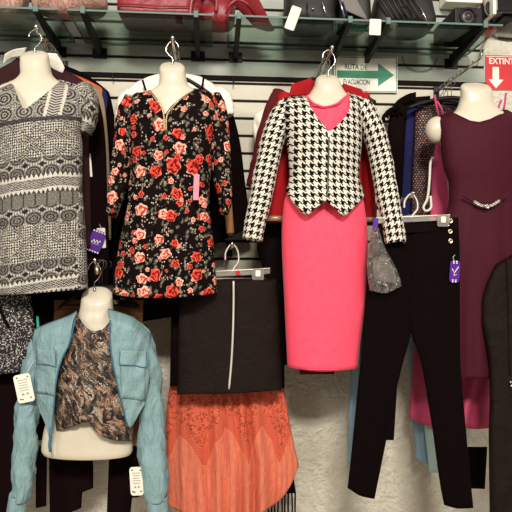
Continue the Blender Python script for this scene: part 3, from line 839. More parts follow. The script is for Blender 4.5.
a = P(240, -6, -0.30); b = P(272, 44, -0.155)
rr = []
for k_ in range(9):
    q = k_/8; c = a.lerp(b, q)+Vector((0.012*math.sin(q*3), 0, 0)); w = 0.052*(1-q)**0.7+0.012
    c.z = max(c.z, ZT+0.02)
    rr.append([c+Vector((w*math.cos(2*PI*j/14), 0.02*math.sin(2*PI*j/14)*(1-q*0.5), 0.3*w*math.cos(2*PI*j/14))) for j in range(14)])
MB().rings(rr).build('pointed_flap', M['redbag'], t, sub=1)
MB().tube(smoothpath([P(226, 14, -0.31), P(230, 5, -0.33), P(238, 0, -0.33), P(248, 5, -0.32), P(256, 16, -0.27)], 8), 0.0075, 10).build('strap', M['redbag'], t)
MB().tube(smoothpath([P(190, 16, -0.345), P(193, -2, -0.35), P(206, -14, -0.33), P(216, -2, -0.32), P(216, 12, -0.31)], 8), 0.009, 10).build('strap', M['redbag'], t)
t, x0, x1 = bag('handbag', 'black leather handbag left of the houndstooth mannequin hook', 287, 341, -0.33, -0.10, 0.25, M['blackbag'], 0.38, 0.3, 0.012, 20)
MB().tube(smoothpath([(x0+0.06, -0.2, ZT+0.22), (x0+0.08, -0.22, ZT+0.36), (x1-0.08, -0.22, ZT+0.36), (x1-0.06, -0.2, ZT+0.22)], 6), 0.006, 8).build('handle', M['blackbag'], t)
MB().tube([P(307, 3, -0.345), P(308, 22, -0.335)], 0.003, 6).build('seam', M['blackp'], t)
m = MB(); m.ball(P(313, 9, -0.335), 0.005); m.build('stud', M['chrome'], t)
MB().tube(smoothpath([P(322, 1, -0.34), P(324, 8, -0.345), P(326, 14, -0.34)], 4), 0.003, 6).build('zip_pull', M['chrome'], t)
price_tag('white swing tag on the black handbag at the shelf edge', 288, 6, 298, 30, -0.372, 0.35, mat=M['lacewhite'], marks=None, r=1.5)
t, x0, x1 = bag('handbag', 'black handbag with a pale grey flap and silver blue clasp', 338, 374, -0.30, -0.12, 0.22, M['blackbag'], 0.5, 0.5, 0.012, 26)
sheet('flap', M['greycloth'], t, [(-20, 333), (14, 346)], [(-20, 346), (18, 367)], [(0, -14), (1, -10)], [(0, 10), (1, 20)], lambda u, v, s, tt: -0.325+0.03*s, Yc=-0.32, solid=0.004, nu=10, nv=10)
MB().tube([P(339, -2, -0.335), P(345, 18, -0.335)], 0.0045, 8).build('clasp', M['chrome'], t)
MB().tube([P(342.5, 2, -0.337), P(348, 19, -0.337)], 0.004, 8).build('clasp_inlay', M['blue'], t)
t, x0, x1 = bag('handbag', 'dark pleated handbag between the silver clasp bag and the speaker', 377, 442, -0.32, -0.10, 0.22, M['blackbag'], 0.45, 0.45, 0.008, 31)
for k_ in range(7):
    u0 = 383+k_*5.5
    MB().tube(smoothpath([P(u0-6, -8, -0.30), P(u0+2, 6, -0.327), P(u0+11, 20, -0.325)], 5), 0.006, 8).build('pleat', M['blackbag'], t)
MB().tube(smoothpath([P(404, 16, -0.335), P(402, 8, -0.34), P(406, 5, -0.345), P(412, 14, -0.34)], 5), 0.004, 8).build('side_strap', M['blackp'], t)
MB().tube([P(420, 7, -0.34), P(429, 25, -0.335)], 0.004, 8).build('zip', M['chrome'], t)
price_tag('cream swing tag on the pleated handbag over the evacuation sign', 369.5, 19, 381, 35, -0.375, 0.05, mat=M['lacewhite'], marks=None, r=1)
x0 = P(455, 18, -0.33).x; x1 = P(483, 18, -0.33).x; zt = P(470, 7.5, -0.33).z
t = thing('speaker', 'small dark box speaker at the right end of the shelf', 'speaker', Vector(((x0+x1)/2, -0.2, ZT)))
MB().box(((x0+x1)/2, -0.205, (ZT+zt)/2), (x1-x0, 0.25, zt-ZT)).build('cabinet', M['blackp'], t, bevel=0.006, smooth=False)
c = Vector(((x0+x1)/2-0.005, -0.333, (ZT+zt)/2))
hh = (zt-ZT)*0.42
MB().tube([c+Vector((hh*math.cos(q*PI/12), 0, hh*math.sin(q*PI/12))) for q in range(25)], 0.006, 8).build('rim', M['blackp'], t)
m = MB(); rr = []
for r_, dy in ((hh, 0.0), (hh*0.8, 0.004), (hh*0.45, -0.001), (hh*0.3, -0.006), (0.004, -0.010)):
    rr.append([c+Vector((r_*math.cos(2*PI*j/24), dy, r_*math.sin(2*PI*j/24))) for j in range(24)])
m.rings(rr, (False, True)).build('cone', M['cone'], t)
# box, screen and cables on the plaster at the upper right
def wallbox(name, label, cat, u0, v0, u1, v1, Y0, Y1, mat):
    a = P(u0, v0, Y0); b = P(u1, v1, Y0)
    t = thing(name, label, cat, Vector(((a.x+b.x)/2, Y1, b.z)))
    MB().box(((a.x+b.x)/2, (Y0+Y1)/2, (a.z+b.z)/2), (b.x-a.x, Y1-Y0, a.z-b.z)).build('case', mat, t, bevel=0.005, smooth=False)
    return t
t = wallbox('junction_box', 'white box on the wall above the speaker', 'box', 446, -30, 483, 3, -0.09, -0.004, M['white'])
MB().slab(rrect(458, -26, 480, -2, 2), -0.0915, 0.002).build('lid', M['white'], t, smooth=False)
t = wallbox('wall_screen', 'black screen with a pale edge at the top right corner', 'screen', 496, -45, 560, 13.5, -0.16, -0.06, M['screen'])
a = P(493.5, -45, -0.165); b = P(496, 14, -0.165)
MB().box(((a.x+b.x)/2, -0.115, (a.z+b.z)/2), (b.x-a.x+0.006, 0.10, a.z-b.z)).build('side_edge', M['white'], t, bevel=0.003, smooth=False)
a = P(503, 17, -0.1); MB().box(a+Vector((0.02, 0.05, -0.004)), (0.06, 0.14, 0.02)).build('mount', M['blackp'], t, bevel=0.003, smooth=False)
m = MB(); c = P(489, 9, -0.12)
rr = []
for r_, dy in ((0.036, 0.14), (0.036, 0.0), (0.03, -0.008), (0.016, -0.01), (0.004, -0.006)):
    rr.append([c+Vector((r_*0.62*math.cos(2*PI*j/20), dy, r_*math.sin(2*PI*j/20))) for j in range(20)])
t = thing('wall_camera', 'small dark round camera left of the black screen', 'camera', c+Vector((0, 0.14, -0.036)))
m.rings(rr).build('housing', M['blackp'], t); MB().tube([c+Vector((0.026*math.cos(q*PI/10), -0.008, 0.037*math.sin(q*PI/10))) for q in range(21)], 0.003, 6).build('ring', M['greycloth'], t)
tag(MB().tube(smoothpath([P(490, 16, 0.012), P(493, 24, 0.008), P(498, 24, 0.008), P(504, 20, 0.01), P(508, 17, 0.01)], 6), 0.003, 7).build('cable', M['blackp']), 'thin dark cable sagging under the black screen', 'cable')
tag(MB().tube(smoothpath([P(498, 37.5, 0.012), P(506, 38.5, 0.008), P(530, 40, 0.01)], 6), 0.006, 8).build('cable', M['blackp']), 'short thick black cable on the plaster above the red sign', 'cable')
tag(MB().tube(smoothpath([P(478, 62, -0.03), P(482, 48, -0.02), P(487, 38, -0.01), P(491, 34, 0.01), P(497, 38, 0.012)], 6), 0.0045, 8).build('cable', M['greycloth']), 'grey cable looping beside the rightmost bracket', 'cable')
tag(MB().tube(smoothpath([P(402, 56, -0.012), P(406, 66, -0.012), P(417, 71, -0.012), P(430, 69, -0.012), P(438, 58, -0.012)], 8), 0.0018, 6).build('cable', M['blackp']), 'thin black wire drooping below the shelf right of the evacuation sign', 'cable')

# ------------------------------------------------------------------ left bay: patterned dress
YA = -0.42
tA, bA, pA = arm('chrome arm holding the mannequin in the black and white patterned dress', 38, 32.3, YA)
for i in range(6):
    y = -0.27+i*0.04
    hanger('clothes_hanger', 'black hanger packed on the arm behind the patterned dress mannequin', pA.x, y, pA.z+0.004, 0.33, M['blackp'], 'black hangers on the upper left arm', rot=random.uniform(-0.08, 0.08))
mannequin('white mannequin torso wearing the black and white patterned dress',
          [(51.0, 29, 40, .018, .018), (51.8, 24, 44.5, .032, .032), (55, 20.5, 48, .044, .044), (63, 20.5, 49.5, .050, .05), (73, 21, 51.5, .055, .05), (80, 17, 57, .06, .052), (84, 10, 64, .064, .054), (90, -4, 76, .072, .056), (100, -16, 86, .082, .06), (120, -14, 82, .088, .065),
           (150, -8, 76, .085, .065), (200, -10, 76, .075, .06), (225, -10, 76, .07, .055)], YA, (35, 53, 30))
t = thing('dress', 'black and white geometric print dress with short flutter sleeves', 'dress', P(36, 290, YA))
garment('body', M['aztec'], t, [(78, -22), (103, -22), (120, -16), (135, -9), (160, -8), (200, -10), (290, -14)],
        [(78, 93), (103, 93), (118, 86), (130, 81), (150, 82.5), (185, 82), (230, 85.5), (292, 88)],
        [(-22, 100), (-18, 93), (12, 82), (16, 92), (21, 104.5), (24, 110.5), (31, 105), (44, 95), (60, 81.5), (75, 85), (88, 91), (93, 100)], [(0, 296), (.5, 293), (.75, 291), (1, 289)], YA, .125, .09,
        seam=[(-22, 100), (-18, 92.5), (12, 80.5), (36, 83), (60, 80), (75, 84.5), (88, 90.5), (93, 100)], tu=True, fold=creases(.012, 7, 1.6, 3), hemfold=.012, hemn=4, seed=3)
sleeve('sleeve', M['aztec'], t, [(80, 92, YA, 13, .06), (87, 103, YA-.01, 11, .065), (89, 118, YA-.01, 7.5, .06), (86, 134, YA-.01, 4, .045)], wr=.008, seed=2, uo=(.35, .62))
# garments behind it, front to back
t = thing('blouse', 'maroon blouse with a white lace collar behind the patterned dress', 'blouse', P(40, 250, -.30))
garment('body', M['maroon'], t, [(60, -4), (75, -20), (110, -28), (250, -24)], [(58, 62), (66, 70), (80, 86), (90, 91), (110, 88), (180, 90), (250, 92)],
        [(0, 80), (.2, 66), (.33, 58), (.5, 72), (.62, 58), (.8, 65), (.9, 72), (1, 86)], [(0, 250), (1, 248)], -.30, .04, .03, fold=creases(.008, 8, 2, 8))
for L_, R_, tp, bt in (([(46, 6), (64, 3)], [(46, 27), (64, 22)], [(0, 54), (.5, 49), (1, 47.5)], [(0, 64), (.4, 57.5), (1, 56)]),
                       ([(50, 46), (62, 48), (74, 56)], [(50, 54), (62, 62), (74, 67)], [(0, 53), (1, 53.5)], [(0, 68), (.6, 73), (1, 68)])):
    sheet('collar', M['lacewhite'], t, L_, R_, tp, bt, lambda u, v, s, q: -.345+.02*q, Yc=-.33, solid=.004, nu=10, nv=10)
price_tag('small cream tag on the dark clothes right of the patterned dress', 83.5, 153.5, 91.5, 177, -.305, -0.08, marks=None, r=.8)
t = tag(garment('cardigan', M['beige'], None, [(75, 0), (95, -20), (280, -15)], [(72, 75), (82, 93), (95, 102), (110, 105), (150, 108.5), (190, 110), (230, 111), (280, 110)], [(0, 86), (.3, 72), (.7, 70), (.85, 76), (1, 88)], [(0, 246), (1, 240)], -.235, .03, .02, fold=creases(.006, 8, 2, 4)),
        'beige cardigan edge between the patterned dress and the rose dress', 'cardigan')
t = tag(garment('top', M['rust'], None, [(75, 10), (240, 5)], [(70, 80), (82, 97), (89, 102), (97, 102), (120, 98), (240, 94)], [(0, 84), (.3, 72), (.7, 70), (.85, 76), (1, 88)], [(0, 240), (1, 236)], -.19, .018, .012, fold=creases(.004, 8, 2, 6)),
        'rust orange top showing as a sliver behind the beige cardigan', 'top')
t = tag(garment('top', M['blue'], None, [(75, 10), (240, 5)], [(70, 84), (82, 99), (92, 106), (101, 107.5), (112, 106), (140, 100), (240, 96)], [(0, 84), (.3, 72), (.7, 70), (.85, 77), (1, 90)], [(0, 240), (1, 236)], -.155, .015, .012, fold=creases(.004, 8, 2, 9)),
        'royal blue top showing as a sliver behind the rust orange top', 'top')
t = tag(garment('coat', M['black'], None, [(70, 20), (300, 10)], [(60, 66), (70, 90), (80, 102), (90, 108), (110, 113), (140, 117), (200, 119), (300, 120)], [(0, 84), (.3, 66), (.6, 60), (.8, 70), (1, 92)], [(0, 305), (1, 300)], -.11, .02, .03, fold=creases(.006, 8, 2, 12)),
        'long black coat at the back of the row left of the rose dress', 'coat')
t = tag(garment('trousers', M['velvet'], None, [(150, 20), (320, 20)], [(95, 97), (120, 103), (150, 105.5), (200, 107), (250, 108.5), (300, 109)], [(0, 96), (.6, 80), (1, 97)], [(0, 300), (1, 296)], -.27, .02, .015, fold=creases(.006, 8, 2, 13)),
        'black garment hanging directly behind the purple swing tag', 'garment')
price_tag('purple swing tag with white script beside the patterned dress', 89, 230, 103, 253, -.315, 0.36, mat=M['purple'], marks='script', string=[(99, 231, -.315), (101, 227, -.31), (99, 224, -.295)], r=3)
price_tag('small cream tag tucked behind the purple swing tag', 97, 228, 105.5, 248, -.300, -0.05, marks=None, r=1)

# ------------------------------------------------------------------ rose dress bay
YB = -0.42
arm('chrome arm holding the mannequin in the rose print dress', 173, 43.3, YB); pB = P(173, 43.3, YB)
for i in range(4):
    hanger('clothes_hanger', 'black hanger on the arm behind the rose dress mannequin', pB.x, -.30+i*.06, pB.z+.004, .33, M['blackp'], 'black hangers on the rose dress arm', rot=random.uniform(-.1, .1))
mannequin('white mannequin torso wearing the rose print dress',
          [(62.6, 167, 176, .018, .018), (63.6, 161, 182, .035, .035), (67, 159.3, 185, .046, .044), (75, 159.5, 186, .05, .048), (84, 158.5, 188, .054, .05), (89, 154, 193, .058, .05), (95, 146, 202, .062, .052), (103, 138, 211, .07, .056), (120, 133, 213, .08, .06),
           (150, 135, 209, .085, .06), (200, 133, 208, .07, .055), (240, 132, 208, .07, .055)], YB, (172.5, 63.5, 41, -1))
t = thing('dress', 'black long sleeved dress printed with red and pink roses', 'dress', P(165, 295, YB))
garment('body', M['floral'], t, [(86, 127), (108, 127), (140, 128), (170, 131), (185, 129), (203, 128), (241, 120), (296, 112)],
        [(86, 221), (107, 221), (140, 212), (170, 211), (190, 209), (205, 209), (241, 213), (296, 217)],
        [(127, 106), (129, 98), (136, 93.5), (149, 92), (154, 98), (160, 106), (165, 116), (170, 107), (180, 98.5), (194, 90), (205, 92), (216, 96), (221, 105)],
        [(0, 294), (.25, 297.5), (.5, 298), (.75, 296.5), (1, 293)], YB, .12, .08,
        seam=[(127, 106), (129, 97.5), (136, 93), (149, 90.5), (172, 92), (194, 88.5), (205, 91), (216, 95.5), (221, 105)], tu=True, fold=creases(.011, 8, 1.4, 21), hemfold=.014, hemn=5, seed=21,
        prof=interp([(90, 1), (150, 1), (185, .82), (240, .95), (296, 1.05)]))
sleeve('sleeve', M['floral'], t, [(131, 97, YB, 5, .03), (127, 112, YB, 9, .045), (124, 140, YB-.005, 9.5, .045), (120, 175, YB-.01, 9.5, .04), (115, 200, YB-.015, 7.5, .036), (111, 216, YB-.02, 4, .026)], wr=.008, seed=4, uo=(.11, .42))
sleeve('sleeve', M['floral'], t, [(214, 95, YB, 6, .03), (219, 112, YB, 8.5, .045), (220, 140, YB-.005, 9.5, .045), (222, 175, YB-.01, 9, .04), (225, 198, YB-.015, 6.5, .036), (224.5, 214, YB-.02, 4, .026)], wr=.008, seed=7, uo=(.83, .19))
bmV = interp([(148, 90), (153, 96), (159, 103), (164.2, 116)])
def neckY(v): return YB-.125*math.sqrt(clamp((v-89.5)/11))*.97-.006
m = MB(); m.tube([P(u, v, neckY(v)) for u, v in smoothpath([(150.5, 91.5), (155, 97), (160, 104.5), (163.6, 114), (164.4, 131)], 8)], .0035, 6)
m.tube([P(u, v, neckY(v)) for u, v in smoothpath([(194.5, 90), (184, 96.5), (174.5, 105), (167, 115.5), (166.2, 131)], 8)], .0035, 6)
m.build('gold_trim', M['gold'], t)
price_tag('pink paper tag on the waist of the rose dress', 193.5, 174, 199, 200, YB-.135, .04, mat=M['pinktag'], marks=None, r=1)
t = thing('tee_shirt', 'white top with bell sleeves behind the rose dress', 'top', P(172, 165, -.28))
garment('body', M['whitecloth'], t, [(72, 122), (105, 122), (165, 126)], [(72, 225), (108, 225), (165, 220)],
        [(122, 103), (128, 90), (136, 82.5), (148, 77), (158, 74), (172, 84), (188, 74), (200, 76.5), (212, 83), (220, 91), (225, 104)], [(0, 165), (1, 165)], -.27, .04, .03, tu=True,
        seam=[(122, 103), (128, 90), (136, 82.5), (148, 77), (158, 74), (172, 76), (188, 74), (200, 76.5), (212, 83), (220, 91), (225, 104)], fold=creases(.008, 9, 3, 31))
sleeve('sleeve', M['whitecloth'], t, [(130, 92, -.27, 4, .02), (126, 102, -.28, 8, .035), (122, 118, -.28, 7, .035), (120, 130, -.28, 5, .03)], wr=.01, seed=12)
sleeve('sleeve', M['whitecloth'], t, [(216, 90, -.27, 4, .02), (221, 97, -.28, 8, .035), (225.5, 106, -.28, 8, .035), (228, 116, -.28, 5, .03)], wr=.01, seed=15)
t = thing('strappy_top', 'black strappy top just visible by its straps behind the rose dress', 'top', P(172, 170, -.335))
for pts in ([(142.5, 80), (145, 88), (148, 98)], [(148, 100), (155, 95), (163, 90)], [(204, 75), (202.5, 85), (200, 98)], [(196, 95), (190, 90), (185, 88)]):
    MB().tube([P(a, b, -.345) for a, b in pts], .005, 6).build('strap', M['black'], t)
garment('body', M['black'], t, [(98, 142), (170, 138)], [(98, 206), (170, 208)], [(0, 98), (1, 98)], [(0, 170), (1, 170)], -.335, .02, .015, nu=20, nv=20)
t = tag(garment('coat', M['black'], None, [(88, 140), (100, 122), (280, 112)], [(88, 214), (105, 229), (125, 236), (150, 241), (180, 244.5), (210, 248.5), (250, 251)], [(0, 100), (.3, 87), (.5, 83), (.7, 87), (1, 104)], [(0, 285), (.5, 262), (.8, 240), (1, 228)], -.185, .03, .03, fold=creases(.01, 9, 1.6, 41)),
        'long black coat whose sleeve edge shows right of the rose dress', 'coat')
t = thing('tan_tube', 'tan tube with a dark open end below the right rose sleeve', 'tube', P(231, 236, -.33))
MB().tube([P(226.5, 190, -.33), P(230.5, 233, -.33)], .018, 14).build('tube', M['tan'], t)
MB().ball(P(230.8, 234.0, -.335), .0165, (1, .8, .8)).build('dark_end', M['groove'], t)
# ------------------------------------------------------------------ houndstooth bay
YC = -0.43
arm('chrome arm holding the mannequin in the houndstooth jacket', 331, 52.5, YC+.01); pC = P(331, 52.5, YC+.01)
for i in range(5):
    hanger('clothes_hanger', 'black hanger on the arm behind the houndstooth mannequin', pC.x, -.31+i*.05, pC.z+.004, .45, M['blackp'], 'black hangers on the houndstooth arm', rot=random.uniform(-.1, .1))
mannequin('white mannequin torso wearing the houndstooth jacket',
          [(75.0, 323, 333, .016, .016), (75.8, 319, 337, .028, .028), (79, 316, 340, .040, .040), (86, 314, 342.5, .045, .044), (92, 310.5, 346, .050, .048), (97, 306, 351, .054, .05), (103, 300, 356, .060, .052), (113, 293, 361, .072, .058), (130, 290, 361, .085, .062),
           (160, 293, 357, .085, .06), (200, 292, 362, .08, .06), (230, 292, 362, .08, .06)], YC, (328.5, 77, 50, 1))
t = thing('dress', 'coral pink fitted midi dress under the houndstooth jacket', 'dress', P(325, 370, YC))
garment('body', M['pink'], t, [(92, 296), (112, 296), (130, 290), (175, 291), (205, 284), (235, 282), (300, 284.5), (372, 288)],
        [(92, 361), (130, 361), (175, 358), (205, 364), (240, 367.5), (300, 365.5), (335, 361), (372, 357)],
        [(296, 108), (303, 99), (307.5, 96.5), (312, 102), (318, 105), (325, 106.8), (336, 103.8), (347.5, 94.8), (353, 97), (361, 107)],
        [(0, 367.5), (.5, 371.5), (1, 369)], YC, .10, .075, seam=[(296, 108), (303, 98), (307.5, 95), (330, 97), (347.5, 93), (353, 96), (361, 107)], tu=True,
        fold=creases(.006, 6, 2.2, 51), prof=interp([(100, .95), (140, 1), (175, .85), (230, 1.1), (372, 1.0)]), k=9)
def pinkY(v): return YC-.10*math.sqrt(clamp((v-94.5)/9))-.004
MB().tube([P(u, v, pinkY(v)) for u, v in smoothpath([(307.8, 97.2), (312, 102.2), (318, 105.3), (325, 107), (336, 104.2), (342, 99.8), (347.3, 95.2)], 6)], .0045, 8).build('neck_band', M['pink'], t)
MB().tube(smoothpath([P(289, 366, YC-.02), P(300, 368.3, YC-.075), P(322, 369.8, YC-.108), P(345, 368.6, YC-.075), P(356, 367, YC-.02)], 6), .0022, 6).build('hem_seam', M['pink'], t)

t = thing('jacket', 'black and cream houndstooth jacket with a pointed peplum over the pink dress', 'jacket', P(325, 240, YC))
JY = YC-.005
# two fronts and a back; the V between them shows the dress
def jd(u, v):
    a = linear([(96, 283), (105, 282), (137, 286), (176, 289.5), (197, 284), (216, 283)])(v); b = linear([(96, 361), (137, 362), (176, 359), (197, 364.5), (216, 365)])(v)
    q = clamp((u-a)/(b-a)); e = math.sqrt(max(0.0, 4*q*(1-q)))
    pr = interp([(95, .9), (140, 1.08), (176, .95), (205, 1.2)])(v)
    return .128*e**.8*pr
def jy(seam):
    def f(u, v, s, tt):
        g = math.sqrt(clamp((v-seam(u))/9.0))
        return JY-jd(u, v)*g-.004*nz(u*.06, v*.03, 3)*g
    return f
sl = interp([(283, 100), (290, 97.5), (307, 96.5)]); sr = interp([(350, 93), (358, 95), (362, 99)])
sheet('front_panel', M['hound'], t, [(96, 283), (105, 282.5), (137, 286), (176, 289.5), (197, 284.5), (216, 283)], [(96, 305.5), (107, 311), (116, 316), (125, 323), (132, 328.6), (176, 327.5), (205, 325.5), (216, 325)],
      [(0, 98.5), (.5, 96.5), (1, 96)], [(0, 190.5), (.28, 205), (.57, 214.5), (.8, 207), (1, 200.5)], jy(sl), Yc=JY-.06, nu=30, nv=46)
sheet('front_panel', M['hound'], t, [(92, 349), (106, 350), (113, 347.5), (119, 343.5), (126, 336.5), (132, 330), (176, 328.2), (205, 326), (216, 326)], [(92, 360), (100, 362), (137, 362), (176, 359), (197, 364.5), (216, 365)],
      [(0, 93.2), (1, 97)], [(0, 201), (.2, 207), (.46, 215.5), (.75, 206), (1, 196.5)], jy(sr), Yc=JY-.06, nu=30, nv=46)
sheet('back_panel', M['hound'], t, [(93, 290), (105, 283), (137, 287), (176, 291), (216, 285)], [(93, 356), (105, 362), (137, 361), (176, 358), (216, 364)],
      [(0, 100), (.3, 95), (.5, 96), (.85, 92.5), (1, 97)], [(0, 200), (.5, 204), (1, 200)], lambda u, v, s, tt: JY+.085*math.sqrt(max(0, 4*s*(1-s)))*math.sqrt(clamp((v-92)/10)), Yc=JY, nu=26, nv=30)
sleeve('sleeve', M['hound'], t, [(289, 102, JY, 3, .02), (284, 108.5, JY, 9, .045), (275.5, 130, JY-.005, 11.5, .055), (268, 160, JY-.01, 11.5, .05), (261, 195, JY-.02, 11, .046), (255.5, 222, JY-.03, 10.3, .042), (252.3, 240, JY-.035, 10, .04)], wr=.006, wf=7, seed=22, n=30, uo=(-.31, .6))
sleeve('sleeve', M['hound'], t, [(357, 100, JY, 3, .02), (363, 107.5, JY, 9, .045), (372.5, 130, JY-.005, 11.5, .055), (381, 160, JY-.01, 11.5, .05), (387, 195, JY-.05, 11.2, .044), (392.5, 222, JY-.075, 10.8, .038), (395.7, 243.5, JY-.09, 10.6, .036)], wr=.006, wf=7, seed=25, n=30, uo=(.31, .6))
zy = lambda v: jy(sl)(328, v, 1, 0)-.004
MB().tube([P(329.0+(133-v)*.025, v, zy(v)+.0) for v in range(133, 201, 4)], .0032, 8).build('zip', M['darkzip'], t)
MB().slab([(327.8, 131), (330.6, 131), (330.2, 136.5), (328.2, 136.5)], zy(134)-.004, .003).build('zip_pull', M['zip'], t, smooth=False)

t = thing('jacket', 'red velvet jacket with gold trimmed cuffs behind the houndstooth jacket', 'jacket', P(318, 224, -.29))
garment('body', M['red'], t, [(78, 296), (90, 284), (110, 276), (150, 270), (222, 266)], [(78, 352), (90, 366), (110, 370), (150, 372), (222, 373)],
        [(0, 98), (.12, 91), (.28, 79.5), (.5, 92), (.74, 86), (.9, 92), (1, 98)], [(0, 222), (1, 222)], -.29, .035, .03, fold=creases(.009, 12, 1.4, 61))
sleeve('sleeve', M['red'], t, [(286, 95, -.30, 7, .03), (280, 130, -.32, 10, .035), (277, 180, -.33, 10, .035), (275.5, 222, -.33, 10.3, .035)], wr=.006, seed=32)
sleeve('sleeve', M['red'], t, [(364, 95, -.30, 5, .03), (368, 130, -.32, 6.5, .035), (369, 180, -.33, 6, .035), (369.5, 223, -.33, 5.5, .03)], wr=.006, seed=35)
sleeve('cuff_trim', M['gold'], t, [(275.6, 216.5, -.33, 10.8, .037), (275.4, 221.5, -.33, 10.8, .037)], wr=.001, sub=2)
sleeve('cuff_trim', M['gold'], t, [(369.5, 217.5, -.33, 6.0, .033), (369.6, 222.5, -.33, 6.0, .033)], wr=.001, sub=2)
sheet('collar', M['red'], t, [(78, 293), (96, 289)], [(76, 311), (94, 314)], [(0, 84), (1, 78)], [(0, 96), (1, 95)], lambda u, v, s, q: -.335+.01*q, Yc=-.33, solid=.008, nu=10, nv=10)
sheet('collar', M['red'], t, [(80, 343), (96, 343)], [(80, 357), (96, 365)], [(0, 83), (1, 89)], [(0, 95), (1, 99)], lambda u, v, s, q: -.335+.01*q, Yc=-.33, solid=.008, nu=10, nv=10)
t = thing('jacket', 'dark red jacket showing a sleeve left of the houndstooth jacket', 'jacket', P(310, 372, -.17))
sleeve('sleeve', M['darkred'], t, [(280, 92, -.20, 7, .025), (274, 110, -.22, 9, .03), (267, 140, -.23, 11, .03), (261, 170, -.23, 11, .03), (257, 188, -.23, 11, .03)], wr=.005, seed=42)
garment('body', M['darkred'], t, [(88, 290), (120, 288), (372, 300)], [(88, 358), (120, 362), (372, 334)], [(0, 96), (.3, 86), (.7, 86), (1, 96)], [(0, 374.5), (1, 374)], -.18, .02, .02, nu=24, nv=30)
tag(garment('plastic_cover', M['whitecloth'], None, [(108, 262), (113, 256), (128, 253), (146, 256), (158, 259)], [(108, 270), (130, 276), (158, 276)], [(0, 113), (.5, 107), (1, 110)], [(0, 155), (1, 158)], -.14, .03, .02, fold=creases(.02, 22, 18, 71, .6), nu=22, nv=24),
    'crumpled white garment left of the dark red sleeve', 'garment')
tag(garment('skirt', M['black2'], None, [(190, 268), (223, 263), (248, 257.5), (262, 261), (285, 270), (380, 272)], [(190, 362), (372, 352)], [(0, 190), (1, 190)], [(0, 365), (1, 365)], -.22, .03, .03, fold=creases(.006, 14, 1.0, 81)),
    'black skirt behind the left edge of the pink dress', 'skirt')

# plastic bag beside the pink dress
t = thing('plastic_bag', 'crumpled clear plastic bag hanging between pink dress and black trousers', 'bag', P(384, 292, -.545))
garment('film', M['film'], t, [(226, 371), (245, 369), (262, 367), (280, 368), (293, 370)], [(226, 378), (245, 384), (262, 393), (278, 400), (293, 403)], [(0, 228), (1, 228)], [(0, 290), (.4, 293), (1, 286)], -.55, .025, .015,
        fold=creases(.03, 30, 9, 91, .7), nu=30, nv=34, solid=.0)
garment('garment_inside', M['greycloth'], t, [(255, 374), (270, 373), (284, 376)], [(255, 384), (270, 394), (284, 396)], [(0, 258), (1, 256)], [(0, 280), (1, 284)], -.547, .010, .006, fold=creases(.012, 30, 20, 95, .7), nu=16, nv=14)
price_tag('tiny purple tag at the neck of the clear plastic bag', 373, 218, 378, 231, -.535, .1, mat=M['purple'], marks=None, r=1)

# ------------------------------------------------------------------ leather skirt and orange skirt bay
YK = -0.37
pK = P(232, 246.5, YK)
arm('chrome arm holding the clear clip hanger of the leather skirt', 232, 247.2, YK-.01, pegs=3)
def clip_hanger(label, uc, vtop, uL, uR, vbar, Y, clips, tilt=0.0):
    t = thing('clip_hanger', label, 'hanger', P(uc, vbar+5, Y))
    m = MB(); rows = []
    for a in [uL+(uR-uL)*k_/14 for k_ in range(15)]:
        h = 2.6+1.8*math.exp(-((a-uc)/9)**2); v = vbar+tilt*(a-uc)
        rows.append([P(a, v-h, Y-.004), P(a, v-h, Y+.004), P(a, v+2.8, Y+.006), P(a, v+2.8, Y-.006)])
    m.rings(rows); m.build('bar', M['clear'], t, smooth=False)
    MB().tube([P(uL, vbar-2.4+tilt*(uL-uc), Y-.006), P(uR, vbar-2.4+tilt*(uR-uc), Y-.006)], .0025, 7).build('rib', M['white'], t)
    h = vbar-vtop
    px = [(uc, vbar-1), (uc+2.5, vbar-h*.2), (uc+6.5, vbar-h*.42), (uc+5.5, vbar-h*.78), (uc, vtop), (uc-6, vbar-h*.74), (uc-6.8, vbar-h*.45)]
    MB().tube([P(a, b, Y) for a, b in smoothpath(px, 6)], .0055, 8).build('hook', M['clear'], t)
    MB().tube([P(a, b, Y-.004) for a, b in smoothpath(px, 6)], .0022, 6).build('hook_core', M['white'], t)
    for c in clips:
        v = vbar+tilt*(c-uc)
        MB().slab(rrect(c-6, v-3, c+6, v+9, 2), Y-.016, .006).build('clip', M['clear'], t, bevel=.001, smooth=False)
        MB().slab(rrect(c-2.4, v-1, c+2.4, v+5, 1), Y-.02, .005).build('clip_spring', M['white'], t, smooth=False)
    return t
clip_hanger('clear clip hanger holding the black leather look skirt', 232, 244, 207, 270, 273, YK, (258,), tilt=-.06)
m = MB()
for c, k_ in (((239.5, 270.5), 'green'), ((237.5, 273), 'red')):
    pass
price_tag('tiny red and green size marker on the clear skirt hanger', 236, 270.5, 240, 275, YK-.012, -.5, mat=M['signred'], marks=None, r=.8, name='size_marker')
t = thing('skirt', 'black leather look skirt with a long white front zip', 'skirt', P(229, 393, YK))
garment('body', M['leather'], t, [(278, 181), (320, 179), (395, 177.5)], [(278, 276), (320, 279), (395, 281.5)], [(0, 282), (.3, 280), (.55, 279), (1, 279)], [(0, 394), (.5, 393.5), (1, 390)], YK, .045, .035,
        fold=creases(.008, 7, 3, 101), k=4)
zq = [(233.5, 281), (233.6, 300), (233, 330), (231.5, 360), (229, 389)]
MB().tube([P(u, v, YK-.05-.006*nz(u*.05, v*.05)) for u, v in smoothpath(zq, 6)], .0045, 8).build('zip', M['zip'], t)
m = MB()
for du in (-2.4, 2.4): m.tube([P(u+du, v, YK-.047) for u, v in smoothpath(zq, 6)], .0018, 6)
m.build('zip_seam', M['leather'], t)
